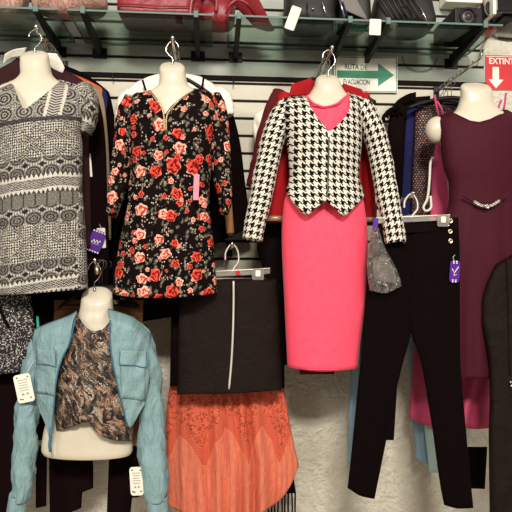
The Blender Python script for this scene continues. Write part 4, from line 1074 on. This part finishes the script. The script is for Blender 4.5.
t = tag(garment('skirt', M['black2'], None, [(285, 172), (395, 170)], [(285, 283), (395, 284.5)], [(0, 285), (1, 283)], [(0, 386), (1, 388)], -.295, .02, .02, fold=creases(.006, 7, 3, 103), nu=24, nv=24),
        'plain black skirt peeking out behind the leather look skirt', 'skirt')
t = thing('skirt', 'long orange crinkled skirt with lace panels under the leather look skirt', 'skirt', P(230, 512, -.24))
def pleats(x, z, s, tt):
    q = s*2*PI
    return (.034*abs(math.sin(q*3.4+1.3*math.sin(q*1.5+1)+tt*.5))+.014*abs(math.sin(q*8+2.2*math.sin(q*2)+2+tt*.7))*(.4+.6*tt)+.014*nz(x*26, z*3.5, 2)-.028)*(.45+.9*tt)
garment('body', M['orange'], t, [(340, 180), (385, 170), (420, 166.5), (460, 166), (515, 168)], [(340, 270), (385, 283), (420, 289), (450, 295), (466, 298.5), (515, 298)],
        [(0, 340), (1, 340)], [(0, 505), (.12, 513), (.3, 520), (.6, 518), (.78, 508), (.9, 494), (.96, 480), (1, 466)], -.235, .045, .04, fold=pleats, nu=110, nv=60, hemfold=.02, hemn=8, seed=2)
t = thing('scarf', 'black fringed scarf showing below the right hem of the orange skirt', 'scarf', P(280, 520, -.15))
sheet('cloth', M['black'], t, [(440, 200), (500, 200)], [(440, 288), (500, 297)], [(0, 440), (1, 440)], [(0, 499), (1, 493)], lambda u, v, s, q: -.15+.006*math.sin(u*.5), Yc=-.15)
for k_ in range(9):
    a = 268+k_*3.4; b = 493+.4*k_
    MB().tube([P(a, b-3, -.15), P(a+.6*math.sin(k_*2), b+12, -.155), P(a+1.0*math.sin(k_*3+1), b+26, -.15)], .004, 6).build('tassel', M['black'], t)

# ------------------------------------------------------------------ lower left bay: chambray jacket
YD = -0.42
arm('chrome arm holding the mannequin in the blue chambray jacket', 96, 263.5, YD, pegs=4); pD = P(96, 263.5, YD)
MB().tube([P(96.5, 264, YD-.012), P(96.5, 275, YD-.012)], .006, 8)
tag(MB().slab(rrect(94.6, 265, 98.6, 274.5, 1.5), YD-.028, .006).build('hanger_marker', M['brass']), 'small amber marker on the hook above the chambray jacket mannequin', 'marker')
for i in range(4):
    hanger('clothes_hanger', 'black hanger on the lower left arm behind the chambray jacket mannequin', pD.x, -.35+i*.06, pD.z+.004, .34, M['blackp'], 'black hangers on the lower left arm', rot=random.uniform(-.1, .1))
mannequin('white mannequin torso wearing the reptile print top and chambray jacket',
          [(290.6, 90, 103, .018, .018), (291.6, 84, 109, .036, .034), (295, 81.5, 112.5, .046, .044), (304, 80.5, 113, .05, .048), (314, 78.5, 114, .054, .05), (322, 73, 118, .058, .05), (330, 62, 126, .064, .052), (340, 54, 134, .07, .056), (360, 52, 134, .085, .06),
           (390, 54, 132, .078, .06), (415, 48, 131, .075, .06), (435, 43, 132.5, .075, .06), (449, 41.5, 133, .075, .06), (454, 44, 131, .07, .055), (455.5, 52, 124, .06, .045)], YD, (94.5, 289, 261.5, 1))
t = thing('top', 'brown reptile print top twisted at the waist under the chambray jacket', 'top', P(95, 440, YD))
garment('body', M['snake'], t, [(312, 56), (335, 56), (360, 50), (395, 52), (430, 53)], [(312, 132), (335, 132), (360, 136), (395, 134), (442, 132.5)],
        [(56, 335), (66, 323), (78, 314.5), (82, 322.5), (88, 329), (95, 331.5), (103, 329), (109, 322.5), (112, 316.5), (122, 322), (132, 335)],
        [(0, 431.5), (.2, 428), (.34, 424), (.42, 421), (.5, 428), (.62, 436.5), (.8, 440.5), (1, 441)], YD, .115, .08,
        seam=[(56, 335), (66, 322), (78, 313), (95, 315), (112, 314.5), (122, 321), (132, 335)], tu=True,
        fold=lambda x, z, s, tt: .008*nz(x*9, z*3, 4)+.010*sstep(.55, 1, tt)*math.sin((s-.38)*40+tt*6)*math.exp(-((s-.38)/.35)**2), seed=5, k=9)
m = MB().ball(P(84, 419, YD-.118), .020, (1.5, .7, .7), 14); m.build('twist_knot', M['snake'], t)
t = thing('jacket', 'pale blue chambray hooded jacket worn open by the lower left mannequin', 'jacket', P(93, 512, YD))
def dd(u, v):
    q = clamp((u-33)/(151-33)); e = math.sqrt(max(0.0, 4*q*(1-q)))
    return .135*e**.7
def dy(seam, sd):
    def f(u, v, s, tt):
        g = math.sqrt(clamp((v-seam(u))/12.0)); lo = sstep(400, 440, v)
        return YD-.004-dd(u, v)*g*(1-.15*lo)-(.016*nz(u*.06+v*.02, v*.025, sd)+.011*nz(u*.15+v*.06, v*.05, sd+3))*g-.006*lo*math.sin(u*.5)
    return f
s1 = interp([(34, 330), (50, 321), (76, 311)]); s2 = interp([(108, 308), (130, 315), (152, 335)])
f1, f2 = dy(s1, 3), dy(s2, 8)
sheet('front_panel', M['denim'], t, [(312, 56), (325, 37), (345, 32), (370, 33), (400, 37), (420, 42), (442, 47)], [(312, 77), (322, 73), (345, 69), (360, 61), (380, 56), (410, 53.5), (442, 51)],
      [(0, 329), (.3, 323), (.7, 316), (1, 310.5)], [(0, 412), (.4, 430), (.75, 441), (1, 441)], f1, Yc=YD-.07, nu=24, nv=44)
sheet('front_panel', M['denim'], t, [(308, 107), (318, 110), (345, 110), (375, 115), (400, 121), (430, 128)], [(308, 122), (318, 142), (335, 151), (360, 152), (390, 148), (410, 143), (430, 136)],
      [(0, 308), (.4, 311), (.75, 317), (1, 331)], [(0, 424), (.3, 428), (.6, 424), (1, 405)], f2, Yc=YD-.07, nu=24, nv=44)
sheet('back_panel', M['denim'], t, [(315, 45), (340, 34), (420, 42)], [(315, 140), (340, 150), (420, 143)], [(0, 328), (.3, 318), (.5, 314), (.7, 316), (1, 330)], [(0, 414), (.5, 418), (1, 414)],
      lambda u, v, s, q: YD+.085*math.sqrt(max(0, 4*s*(1-s)))*math.sqrt(clamp((v-312)/12)), Yc=YD, nu=22, nv=26)
sleeve('sleeve', M['denim'], t, [(44, 337, YD+.01, 3, .015), (40, 345, YD, 9, .04), (34.5, 366, YD-.005, 10, .048), (30, 395, YD-.01, 11, .05), (26, 430, YD-.015, 10.5, .048), (24, 465, YD-.02, 10.5, .048), (22, 490, YD-.025, 9.5, .045), (19, 498, YD-.025, 7.5, .04)], wr=.016, wf=6, seed=52, n=28)
sleeve('cuff', M['denim'], t, [(19.2, 495, YD-.025, 8.2, .04), (17.5, 505, YD-.025, 8.0, .038), (16, 518, YD-.025, 8.2, .038)], wr=.006, wf=1, seed=53)
sleeve('sleeve', M['denim'], t, [(140, 331, YD+.01, 3, .015), (144, 341, YD, 8.5, .04), (149, 364, YD-.005, 9.5, .048), (150, 395, YD-.01, 11, .05), (151, 430, YD-.015, 12.5, .05), (153, 465, YD-.02, 13.5, .052), (156, 490, YD-.025, 12.5, .05), (157, 499, YD-.025, 9.5, .045)], wr=.016, wf=6, seed=55, n=28)
sleeve('cuff', M['denim'], t, [(157, 496.5, YD-.025, 10.4, .045), (157.5, 505, YD-.025, 10.2, .042), (158, 518, YD-.025, 10.4, .042)], wr=.006, wf=1, seed=56)
# hood lying back round the neck
m = MB(); rows = []
for k_ in range(25):
    a = math.radians(-28+236*k_/24); row = []
    for j in range(9):
        b = j/8; r_ = 20+b*11; uu = 94.5+r_*math.cos(a); yy = .015+.09*math.sin(a)*(1-.1*b)+b*.012
        vv = 314-3*math.sin(math.pi*b)+b*8+2*math.cos(a*2)
        row.append(P(uu, vv, YD+yy))
    rows.append(row)
m.grid(rows); m.build('hood', M['denim'], t, solid=.005)
m = MB(); m.tube([P(u, v, f1(u, v, 1, 0)-.004) for u, v in smoothpath([(75.5, 318), (69.3, 343), (61.5, 360), (56.3, 380), (53.5, 410), (51.2, 438)], 8)], .003, 8); m.build('zip_tape', M['bluezip'], t)
m = MB(); m.tube([P(u, v, f2(u, v, 0, 0)-.004) for u, v in smoothpath([(110.3, 320), (110.3, 345), (115.3, 375), (121.2, 400), (127, 424)], 8)], .003, 8); m.build('zip_tape', M['bluezip'], t)
def pk(u0, v0, u1, v1, f, name, off=.0045):
    sheet(name, M['denim'], t, [(v0-5, u0), (v1+5, u0)], [(v0-5, u1), (v1+5, u1)], [(0, v0), (1, v0+1.5)], [(0, v1), (.5, v1+1), (1, v1+3)], lambda u, v, s, q: f(u, v, s, q)-off, Yc=YD-.07, nu=12, nv=10, solid=.005)
    if name == 'pocket_flap':
        MB().tube([P(u, v, f(u, v, .5, .5)-off-.004) for u, v in smoothpath([(u0+1, v0+1), (u0+1, v1-1), ((u0+u1)/2, v1), (u1-1, v1+1.6), (u1-1, v0+1.5)], 5)], .0014, 6).build('stitching', M['bluezip'], t)
pk(36.5, 349, 56, 364, f1, 'pocket_flap', .009); pk(37, 358, 55, 393, f1, 'pocket')
pk(119, 350, 147, 365, f2, 'pocket_flap', .009); pk(120.5, 360, 145, 398, f2, 'pocket')
m = MB(); m.tube([P(u, v, f1(u, v, 1, 0)-.006) for u, v in ((51, 428), (50.5, 436), (49.5, 446), (50.5, 452))], .006, 8); m.build('waist_tie', M['bluezip'], t)
price_tag('white printed swing tag on the left sleeve of the chambray jacket', 15.5, 374, 32.5, 402.5, YD-.085, -.21, r=3, string=[(26, 374, YD-.086), (34, 360, YD-.07)])
price_tag('white printed swing tag by the right cuff of the chambray jacket', 130, 467, 143, 495.5, YD-.06, -.06, r=3, string=[(138, 467, YD-.06), (147, 468, YD-.07)])
# behind and below
t = thing('board', 'brown board hanging behind the chambray jacket mannequin', 'board', P(97, 446, -.30))
MB().slab([(54, 300), (143, 300), (141, 446), (52, 446)], -.30, .018).build('panel', M['card'], t, smooth=False, bevel=.002)
for u in (75, 125): MB().box(P(u, 434, -.262), (.02, .045, .02)).build('hook', M['steel'], t, smooth=False)
t = thing('clip_hanger', 'clear and black hanger end right of the chambray jacket neck', 'hanger', P(125, 308, -.31))
MB().tube([P(110, 302.5, -.31), P(122, 303.5, -.31)], .010, 10).build('bar', M['clear'], t)
MB().tube([P(120, 303.3, -.31), P(136, 305.5, -.31)], .014, 12).build('clip', M['blackp'], t)
t = thing('top', 'black top covered in silvery specks at the lower left edge', 'top', P(5, 372, -.37))
garment('body', M['sequin'], t, [(285, -45), (372, -45)], [(285, 28), (300, 31), (330, 34.5), (350, 33), (376, 32)], [(0, 286), (1, 284)], [(0, 376), (.6, 374), (1, 371)], -.37, .05, .04, fold=creases(.012, 9, 2, 121), seed=1)
MB().tube(smoothpath([P(-2, 303, -.44), P(3, 316, -.44), P(9, 328, -.435)], 5), .006, 8).build('tie', M['black'], t)
tag(garment('trousers', M['velvet'], None, [(290, -40), (520, -42)], [(290, 27), (400, 27), (470, 24), (520, 22)], [(0, 300), (1, 300)], [(0, 520), (1, 520)], -.30, .03, .03, fold=creases(.008, 10, 1, 131)),
    'black velvet trousers hanging below the speckled top', 'trousers')
tag(garment('dress', M['black'], None, [(286, 20), (440, 30)], [(286, 62), (300, 60), (440, 52)], [(0, 287), (1, 287)], [(0, 440), (1, 440)], -.27, .02, .02, fold=creases(.008, 10, 1, 133), nu=20, nv=24),
    'black dress behind the left sleeve of the chambray jacket', 'dress')
tag(MB().slab([(36.2, 316), (38.4, 316.5), (39.4, 329), (36.8, 330)], -.37, .006).build('plastic_tab', M['teal'], smooth=False), 'tiny teal tab beside the left shoulder of the chambray jacket', 'tab')
tag(garment('skirt', M['velvet'], None, [(286, 138), (330, 140)], [(286, 168), (300, 172), (318, 172)], [(0, 288), (1, 286)], [(0, 322), (1, 317)], -.22, .02, .02, nu=16, nv=14), 'black cloth end hanging under the hem of the rose dress', 'garment')
def trousers(label, mat, legs, waist=None, Yc=-.2, df=.03, group=None):
    t = thing('trousers', label, 'trousers', P((legs[0][0][0][1]+legs[-1][1][0][1])/2, legs[0][3][0][1], Yc), group)
    for i, (L_, R_, tp, bt) in enumerate(legs):
        garment('leg', mat, t, L_, R_, tp, bt, Yc+.002*i, df, df*.8, fold=creases(.006, 9, 1.3, 140+i*3+len(label)), nu=26, nv=40, k=3, gmin=.4)
    return t
trousers('black trousers of uneven length below the lower left mannequin', M['velvet'],
         [([(440, 49), (512, 50)], [(440, 82), (470, 83), (515, 80.5)], [(0, 434), (1, 434)], [(0, 520), (.7, 512), (1, 508)]), ([(440, 66), (490, 70)], [(440, 90), (470, 93), (492, 93)], [(0, 434), (1, 434)], [(0, 496), (.5, 492.5), (1, 488)])], Yc=-.24)
trousers('black trousers by the right sleeve of the chambray jacket', M['velvet'],
         [([(440, 110), (515, 107)], [(440, 138), (515, 130)], [(0, 434), (1, 434)], [(0, 515), (1, 513)]), ([(440, 118), (500, 120)], [(440, 142), (497, 139)], [(0, 434), (1, 434)], [(0, 499), (1, 497)])], Yc=-.23)
tag(garment('garment', M['velvet'], None, [(440, 36), (512, 36)], [(440, 47), (508, 46)], [(0, 446), (1, 446)], [(0, 508), (1, 506)], -.22, .02, .02, nu=14, nv=20), 'narrow black garment between the left chambray sleeve and the trousers', 'garment')

# ------------------------------------------------------------------ black trousers, burgundy dress and what hangs behind
YT = -0.49
t = thing('trousers', 'black high waisted trousers with three metal buttons at the waist', 'trousers', P(411, 508, YT))
garment('leg', M['black'], t, [(222, 374), (260, 369), (300, 366), (350, 362), (400, 357), (450, 352), (500, 346.5)], [(222, 414), (300, 413), (330, 411), (365, 402), (400, 394), (440, 386), (500, 374)], [(0, 225), (1, 223)], [(0, 488), (.5, 496), (1, 499)], YT, .022, .02,
        fold=creases(.006, 9, 1.2, 151), k=3, gmin=.5)
garment('leg', M['black'], t, [(222, 409), (300, 409), (330, 411), (360, 421), (400, 428), (431, 433), (488, 441), (508, 445)], [(217, 457.5), (260, 459.5), (300, 459.5), (360, 460), (400, 463), (445, 467), (508, 473)], [(0, 223), (1, 218)], [(0, 505), (.5, 508.5), (1, 508)], YT-.002, .022, .02,
        fold=creases(.006, 9, 1.2, 155), k=3, gmin=.5)
garment('waistband', M['black2'], t, [(220, 374), (234, 373)], [(216, 458), (234, 458.6)], [(0, 226), (.8, 221), (.9, 218), (1, 217)], [(0, 235), (1, 230)], YT-.001, .027, .022, nu=30, nv=8, gmin=1.0)
for u, v in ((450.5, 221), (450.2, 231.5), (450.6, 241)):
    b = P(u, v, YT-.026)
    m = MB(); rr = []
    for r_, yy in ((.0105, .010), (.0105, -.001), (.0088, -.004), (.0066, -.0025), (.003, -.002)):
        rr.append([b+Vector((r_*math.cos(2*PI*j/18), yy, r_*math.sin(2*PI*j/18))) for j in range(18)])
    o = m.rings(rr).build('button', M['brass'], t)
    MB().ball(b+Vector((0, -.003, 0)), .0035, (1, .5, 1), 8).build('button_shank', M['darkzip'], o)
price_tag('purple swing tag with white marks on the black trousers', 449.8, 260.5, 459.8, 282.5, YT-.034, .06, mat=M['purple'], marks='v', string=[(454, 261, YT-.034), (453, 257, YT-.032), (455, 255, YT-.028)], r=3)
clip_hanger('clear clip hanger holding the black high waisted trousers', 411, 194, 376, 450, 219, YT-.034, (443.5,), tilt=-.045)
pT = P(411, 196.5, YT-.02)
arm('chrome arm holding the black trousers hanger', 411, 197.3, YT-.04, pegs=3)

YR = -0.36
pR = P(479, 60, -.46)
arm('chrome arm carrying the black hangers over the burgundy dress', 479, 60, -.46, pegs=9, r=.005)
for i in range(4):
    hanger('clothes_hanger', 'black hanger crowded on the arm above the burgundy dress', pR.x, -.185+i*.045, pR.z+.004, .42, M['blackp'], 'black hangers above the burgundy dress', rot=random.uniform(-.12, .12), drop=.05, hook_h=.085)
tD = mannequin('white mannequin torso wearing the burgundy dress',
          [(83.3, 468, 483, .018, .018), (84.3, 463, 488.5, .034, .034), (87.5, 461, 491, .044, .042), (96, 461, 492, .048, .046), (104, 459, 494, .052, .048), (111, 455, 499, .058, .05), (116, 447, 508, .062, .052), (122, 440, 519, .068, .054), (132, 437, 524, .075, .058),
           (160, 446, 516, .08, .06), (200, 449, 512, .07, .055), (240, 443, 516, .07, .055)], YR, None)
q = P(477, 100, YR)
MB().tube([q+Vector((0, .03, 0)), Vector((q.x, -.002, q.z))], .007, 10).build('support_bar', M['steel'], tD)
MB().ball(P(437.0, 130, YR+.005), .056, (.95, .8, 1.08), 16).build('arm_stub', M['skin'], tD)
t = thing('dress', 'sleeveless burgundy dress with a silver chain at the waist', 'dress', P(480, 380, YR))
garment('body', M['burgundy'], t, [(108, 437), (120, 437), (128, 439), (145, 441), (165, 443), (185, 449), (200, 449), (225, 441), (260, 432), (320, 428), (382, 428)],
        [(108, 522), (130, 522), (160, 521), (190, 519), (225, 521), (260, 525), (382, 528)],
        [(437, 122), (439, 117), (451, 111.5), (460, 116), (470, 120.5), (479, 122), (490, 119), (507, 110.8), (518, 116), (522, 122)],
        [(0, 381), (.5, 379), (1, 377)], YR, .10, .07, seam=[(437, 122), (439, 116.5), (451, 110.5), (479, 112), (507, 109.8), (518, 115.5), (522, 122)], tu=True,
        fold=lambda x, z, s, tt: .005*nz(x*7, z*2, 9)+.012*sstep(.42, 1, tt)*math.sin(s*26+1), hemfold=.012, hemn=4, seed=11, prof=interp([(112, .9), (150, 1), (200, .8), (260, 1.0), (380, 1.05)]), k=9)
def by(v): return YR-.10*.82-.020
m = MB(); pts = smoothpath([(463, 195.5), (469, 199), (474.5, 202.5), (487, 206.5), (498, 201.5), (503, 198), (508, 195)], 6)
m.tube([P(u, v, by(v)+.004*((u-486)/16)**2) for u, v in pts], .0042, 8); m.build('waist_cord', M['burgundy'], t)
m = MB()
cp = smoothpath([(475, 202), (480, 205), (487, 206.3), (493, 204.8), (498.5, 201.2)], 4)
for i, (u, v) in enumerate(cp):
    c = P(u, v, by(v)-.006); a = [c+Vector((.0062*math.cos(q*PI/5), (.003 if i % 2 else -.003)*math.sin(q*PI/5), .0042*math.sin(q*PI/5))) for q in range(11)]
    m.tube(a, .0013, 6)
m.build('chain', M['zip'], t)
m = MB(); c = P(487, 206.3, by(206)-.009); m.tube([c+Vector((.0095*math.cos(q*PI/8), 0, .0075*math.sin(q*PI/8))) for q in range(17)], .0022, 8); m.build('ring_clasp', M['chrome'], t)
t = thing('dress', 'rose pink strappy dress behind the burgundy dress', 'dress', P(465, 430, -.20))
garment('body', M['rosepink'], t, [(118, 440), (165, 433), (215, 430), (260, 424), (345, 415), (418, 409), (432, 408)], [(118, 505), (215, 512), (345, 514), (432, 497)], [(0, 122), (.1, 118), (.5, 128), (.9, 118), (1, 122)],
        [(0, 417), (.15, 424), (.3, 427), (.55, 427), (.75, 429), (.9, 428), (1, 421)], -.19, .03, .025, fold=lambda x, z, s, q: .012*q*math.sin(s*22+.5)+.004*nz(x*8, z*2), hemfold=.02, hemn=5, seed=1)
for pts in ([(434.6, 95), (436, 104), (438.5, 116)], [(437, 101), (441, 108), (444, 116)], [(506, 93), (505, 102), (503, 114)], [(501.5, 100), (499, 106), (496, 114)]):
    MB().tube([P(a, b, -.225) for a, b in pts], .0048, 6).build('strap', M['rosepink'], t)
tag(MB().tube([P(a, b, -.24) for a, b in smoothpath([(433, 157), (430.5, 163), (429.5, 180), (427.5, 198), (423.5, 207), (426, 211), (431, 207.5), (430.5, 196)], 6)], .006, 8).build('belt_loop', M['whitecloth']), 'white cord loop hanging by the brown sequin dress', 'cord')
tag(garment('dress', M['brownseq'], None, [(100, 421), (112, 416), (150, 414), (195, 412), (330, 410)], [(100, 446), (112, 452), (330, 460)], [(0, 112), (.25, 103), (.6, 99.5), (1, 108)], [(0, 330), (1, 330)], -.14, .03, .02, fold=creases(.006, 10, 2, 161), seed=3),
    'brown dress with rows of shiny dots left of the burgundy dress', 'dress')
tag(garment('dress', M['blue'], None, [(100, 413), (108, 408), (130, 405.5), (215, 401.5), (300, 400)], [(100, 440), (300, 440)], [(0, 109), (.2, 102), (.6, 100), (1, 104)], [(0, 300), (1, 300)], -.095, .02, .015, fold=creases(.005, 10, 2, 163), seed=3, nu=24),
    'royal blue dress left of the brown dotted dress', 'dress')
t = thing('dress', 'black dress with ruffled shoulders left of the royal blue dress', 'dress', P(410, 300, -.05))
garment('body', M['black2'], t, [(96, 402), (110, 391), (130, 388.5), (150, 390), (175, 394), (200, 400), (230, 404), (300, 404)], [(96, 430), (300, 436)], [(0, 106), (.3, 98), (1, 96)], [(0, 300), (1, 300)], -.06, .025, .015, fold=creases(.008, 10, 3, 165), seed=6, nu=24)
def ruffle(pts, w, sd):
    m = MB(); rows = []; P_ = smoothpath(pts, 10)
    for i, (u, v) in enumerate(P_):
        row = []
        for j in range(7):
            b = j/6; a = i*1.1+sd
            row.append(P(u+2.2*b*math.sin(a*.9)-b*1.5, v+w*b+1.3*b*math.sin(a*.7), -.09-.02*b*math.sin(a)-.012*b))
        rows.append(row)
    m.grid(rows); return m
ruffle([(416, 92), (408, 94), (399, 99), (395, 103)], 9, 1).build('ruffle', M['black2'], t, solid=.002)
ruffle([(404, 104), (394, 106), (387, 110), (382, 116)], 9, 3).build('ruffle', M['black2'], t, solid=.002)
trousers('pale blue jeans half hidden behind the black trousers', M['paleblue'], [([(258, 403), (330, 407), (420, 413), (465, 416.5)], [(258, 430), (465, 429)], [(0, 259), (1, 259)], [(0, 460.5), (1, 464)])], Yc=-.13, df=.02)
trousers('pale teal trousers between the pale blue jeans and black trousers', M['paleteal'], [([(258, 418), (330, 420), (420, 424), (473, 429.5)], [(258, 446), (473, 442)], [(0, 259), (1, 259)], [(0, 472), (1, 473)])], Yc=-.155, df=.02)
trousers('blue grey jeans showing as a sliver left of the black trousers', M['paleblue'], [([(258, 358), (300, 354), (380, 350.5), (466, 348)], [(258, 388), (466, 372)], [(0, 259), (1, 259)], [(0, 464), (1, 465)])], Yc=-.15, df=.02)
trousers('shorter black trousers behind the left leg of the buttoned black trousers', M['velvet'], [([(250, 378), (440, 366)], [(250, 412), (330, 410), (365, 399), (440, 393.5)], [(0, 250), (1, 250)], [(0, 440), (1, 440)])], Yc=-.34, df=.025)
tag(garment('garment', M['black'], None, [(440, 462), (490, 464)], [(440, 487.5), (490, 484.5)], [(0, 447), (1, 447)], [(0, 488), (1, 489)], -.14, .02, .02, nu=20, nv=16, k=2, gmin=.5), 'black cloth end below the rose pink dress beside the leather look trousers', 'garment')
t = thing('trousers', 'black leather look trousers at the right edge', 'trousers', P(505, 515, -.46))
garment('leg', M['leather'], t, [(252, 502), (266, 495), (282, 487.6), (304, 482), (320, 482), (345, 486), (370, 489.5), (400, 490), (430, 489), (520, 490)], [(258, 530), (300, 538), (520, 540)], [(0, 264), (.3, 257), (.5, 253), (1, 250)], [(0, 520), (1, 520)], -.46, .05, .04, fold=creases(.012, 9, 4, 171), k=5)
MB().tube([P(u, v, -.515) for u, v in smoothpath([(507, 258), (508.5, 290), (509, 330), (510, 375)], 6)], .003, 6).build('side_seam', M['leather'], t)
m = MB(); m.ball(P(510.5, 382, -.52), .006); m.ball(P(511, 386, -.52), .005); m.build('zip_pull', M['chrome'], t)

def rail(label, u0, u1, v, Y):
    a, b = P(u0, v, Y), P(u1, v, Y); b.z = a.z
    t = thing('clothes_rail', label, 'rail', Vector(((a.x+b.x)/2, 0, a.z)))
    MB().tube([a, b], .009, 12).build('bar', M['steel'], t)
    for p in (a, b): MB().tube([p, Vector((p.x, .02, p.z))], .007, 10).build('bracket', M['steel'], t)
    return t
rail('low steel rail carrying the jeans behind the black trousers', 356, 452, 262, -.145)
rail('low steel rail carrying the black trousers behind the chambray jacket', 56, 139, 437, -.235)
# ------------------------------------------------------------------ light
def area(name, loc, target, sx, sy, power, col):
    l = bpy.data.lights.new(name, 'AREA'); l.shape = 'RECTANGLE'; l.size = sx; l.size_y = sy; l.energy = power; l.color = col
    o = bpy.data.objects.new(name, l); COL.objects.link(o); o.location = loc
    d = Vector(target)-Vector(loc); o.rotation_euler = d.to_track_quat('-Z', 'Y').to_euler(); return o
area('ceiling_and_fill_light', (0.1, -6.4, 5.0), (0.1, 0, 1.4), 1.6, 0.6, 520, (1, .95, .87))
area('ceiling_and_fill_light', (-2.6, -4.2, 3.4), (0, 0, 1.3), 1.4, 0.4, 70, (1, .96, .88))  # added side fill to reach into the gaps, not a tube of the hall
area('ceiling_and_fill_light', (2.8, -4.2, 3.4), (0, 0, 1.3), 1.4, 0.4, 70, (1, .96, .88))  # matching fill on the right, added as well
w = bpy.data.worlds.new('world'); scene.world = w; w.use_nodes = True
w.node_tree.nodes['Background'].inputs[0].default_value = (1, .93, .84, 1); w.node_tree.nodes['Background'].inputs[1].default_value = 0.25
scene.view_settings.view_transform = 'Standard'; scene.view_settings.look = 'None'; scene.view_settings.gamma = 1; scene.view_settings.exposure = -0.08
scene.view_settings.use_curve_mapping = False
scene.cycles.transparent_max_bounces = 24
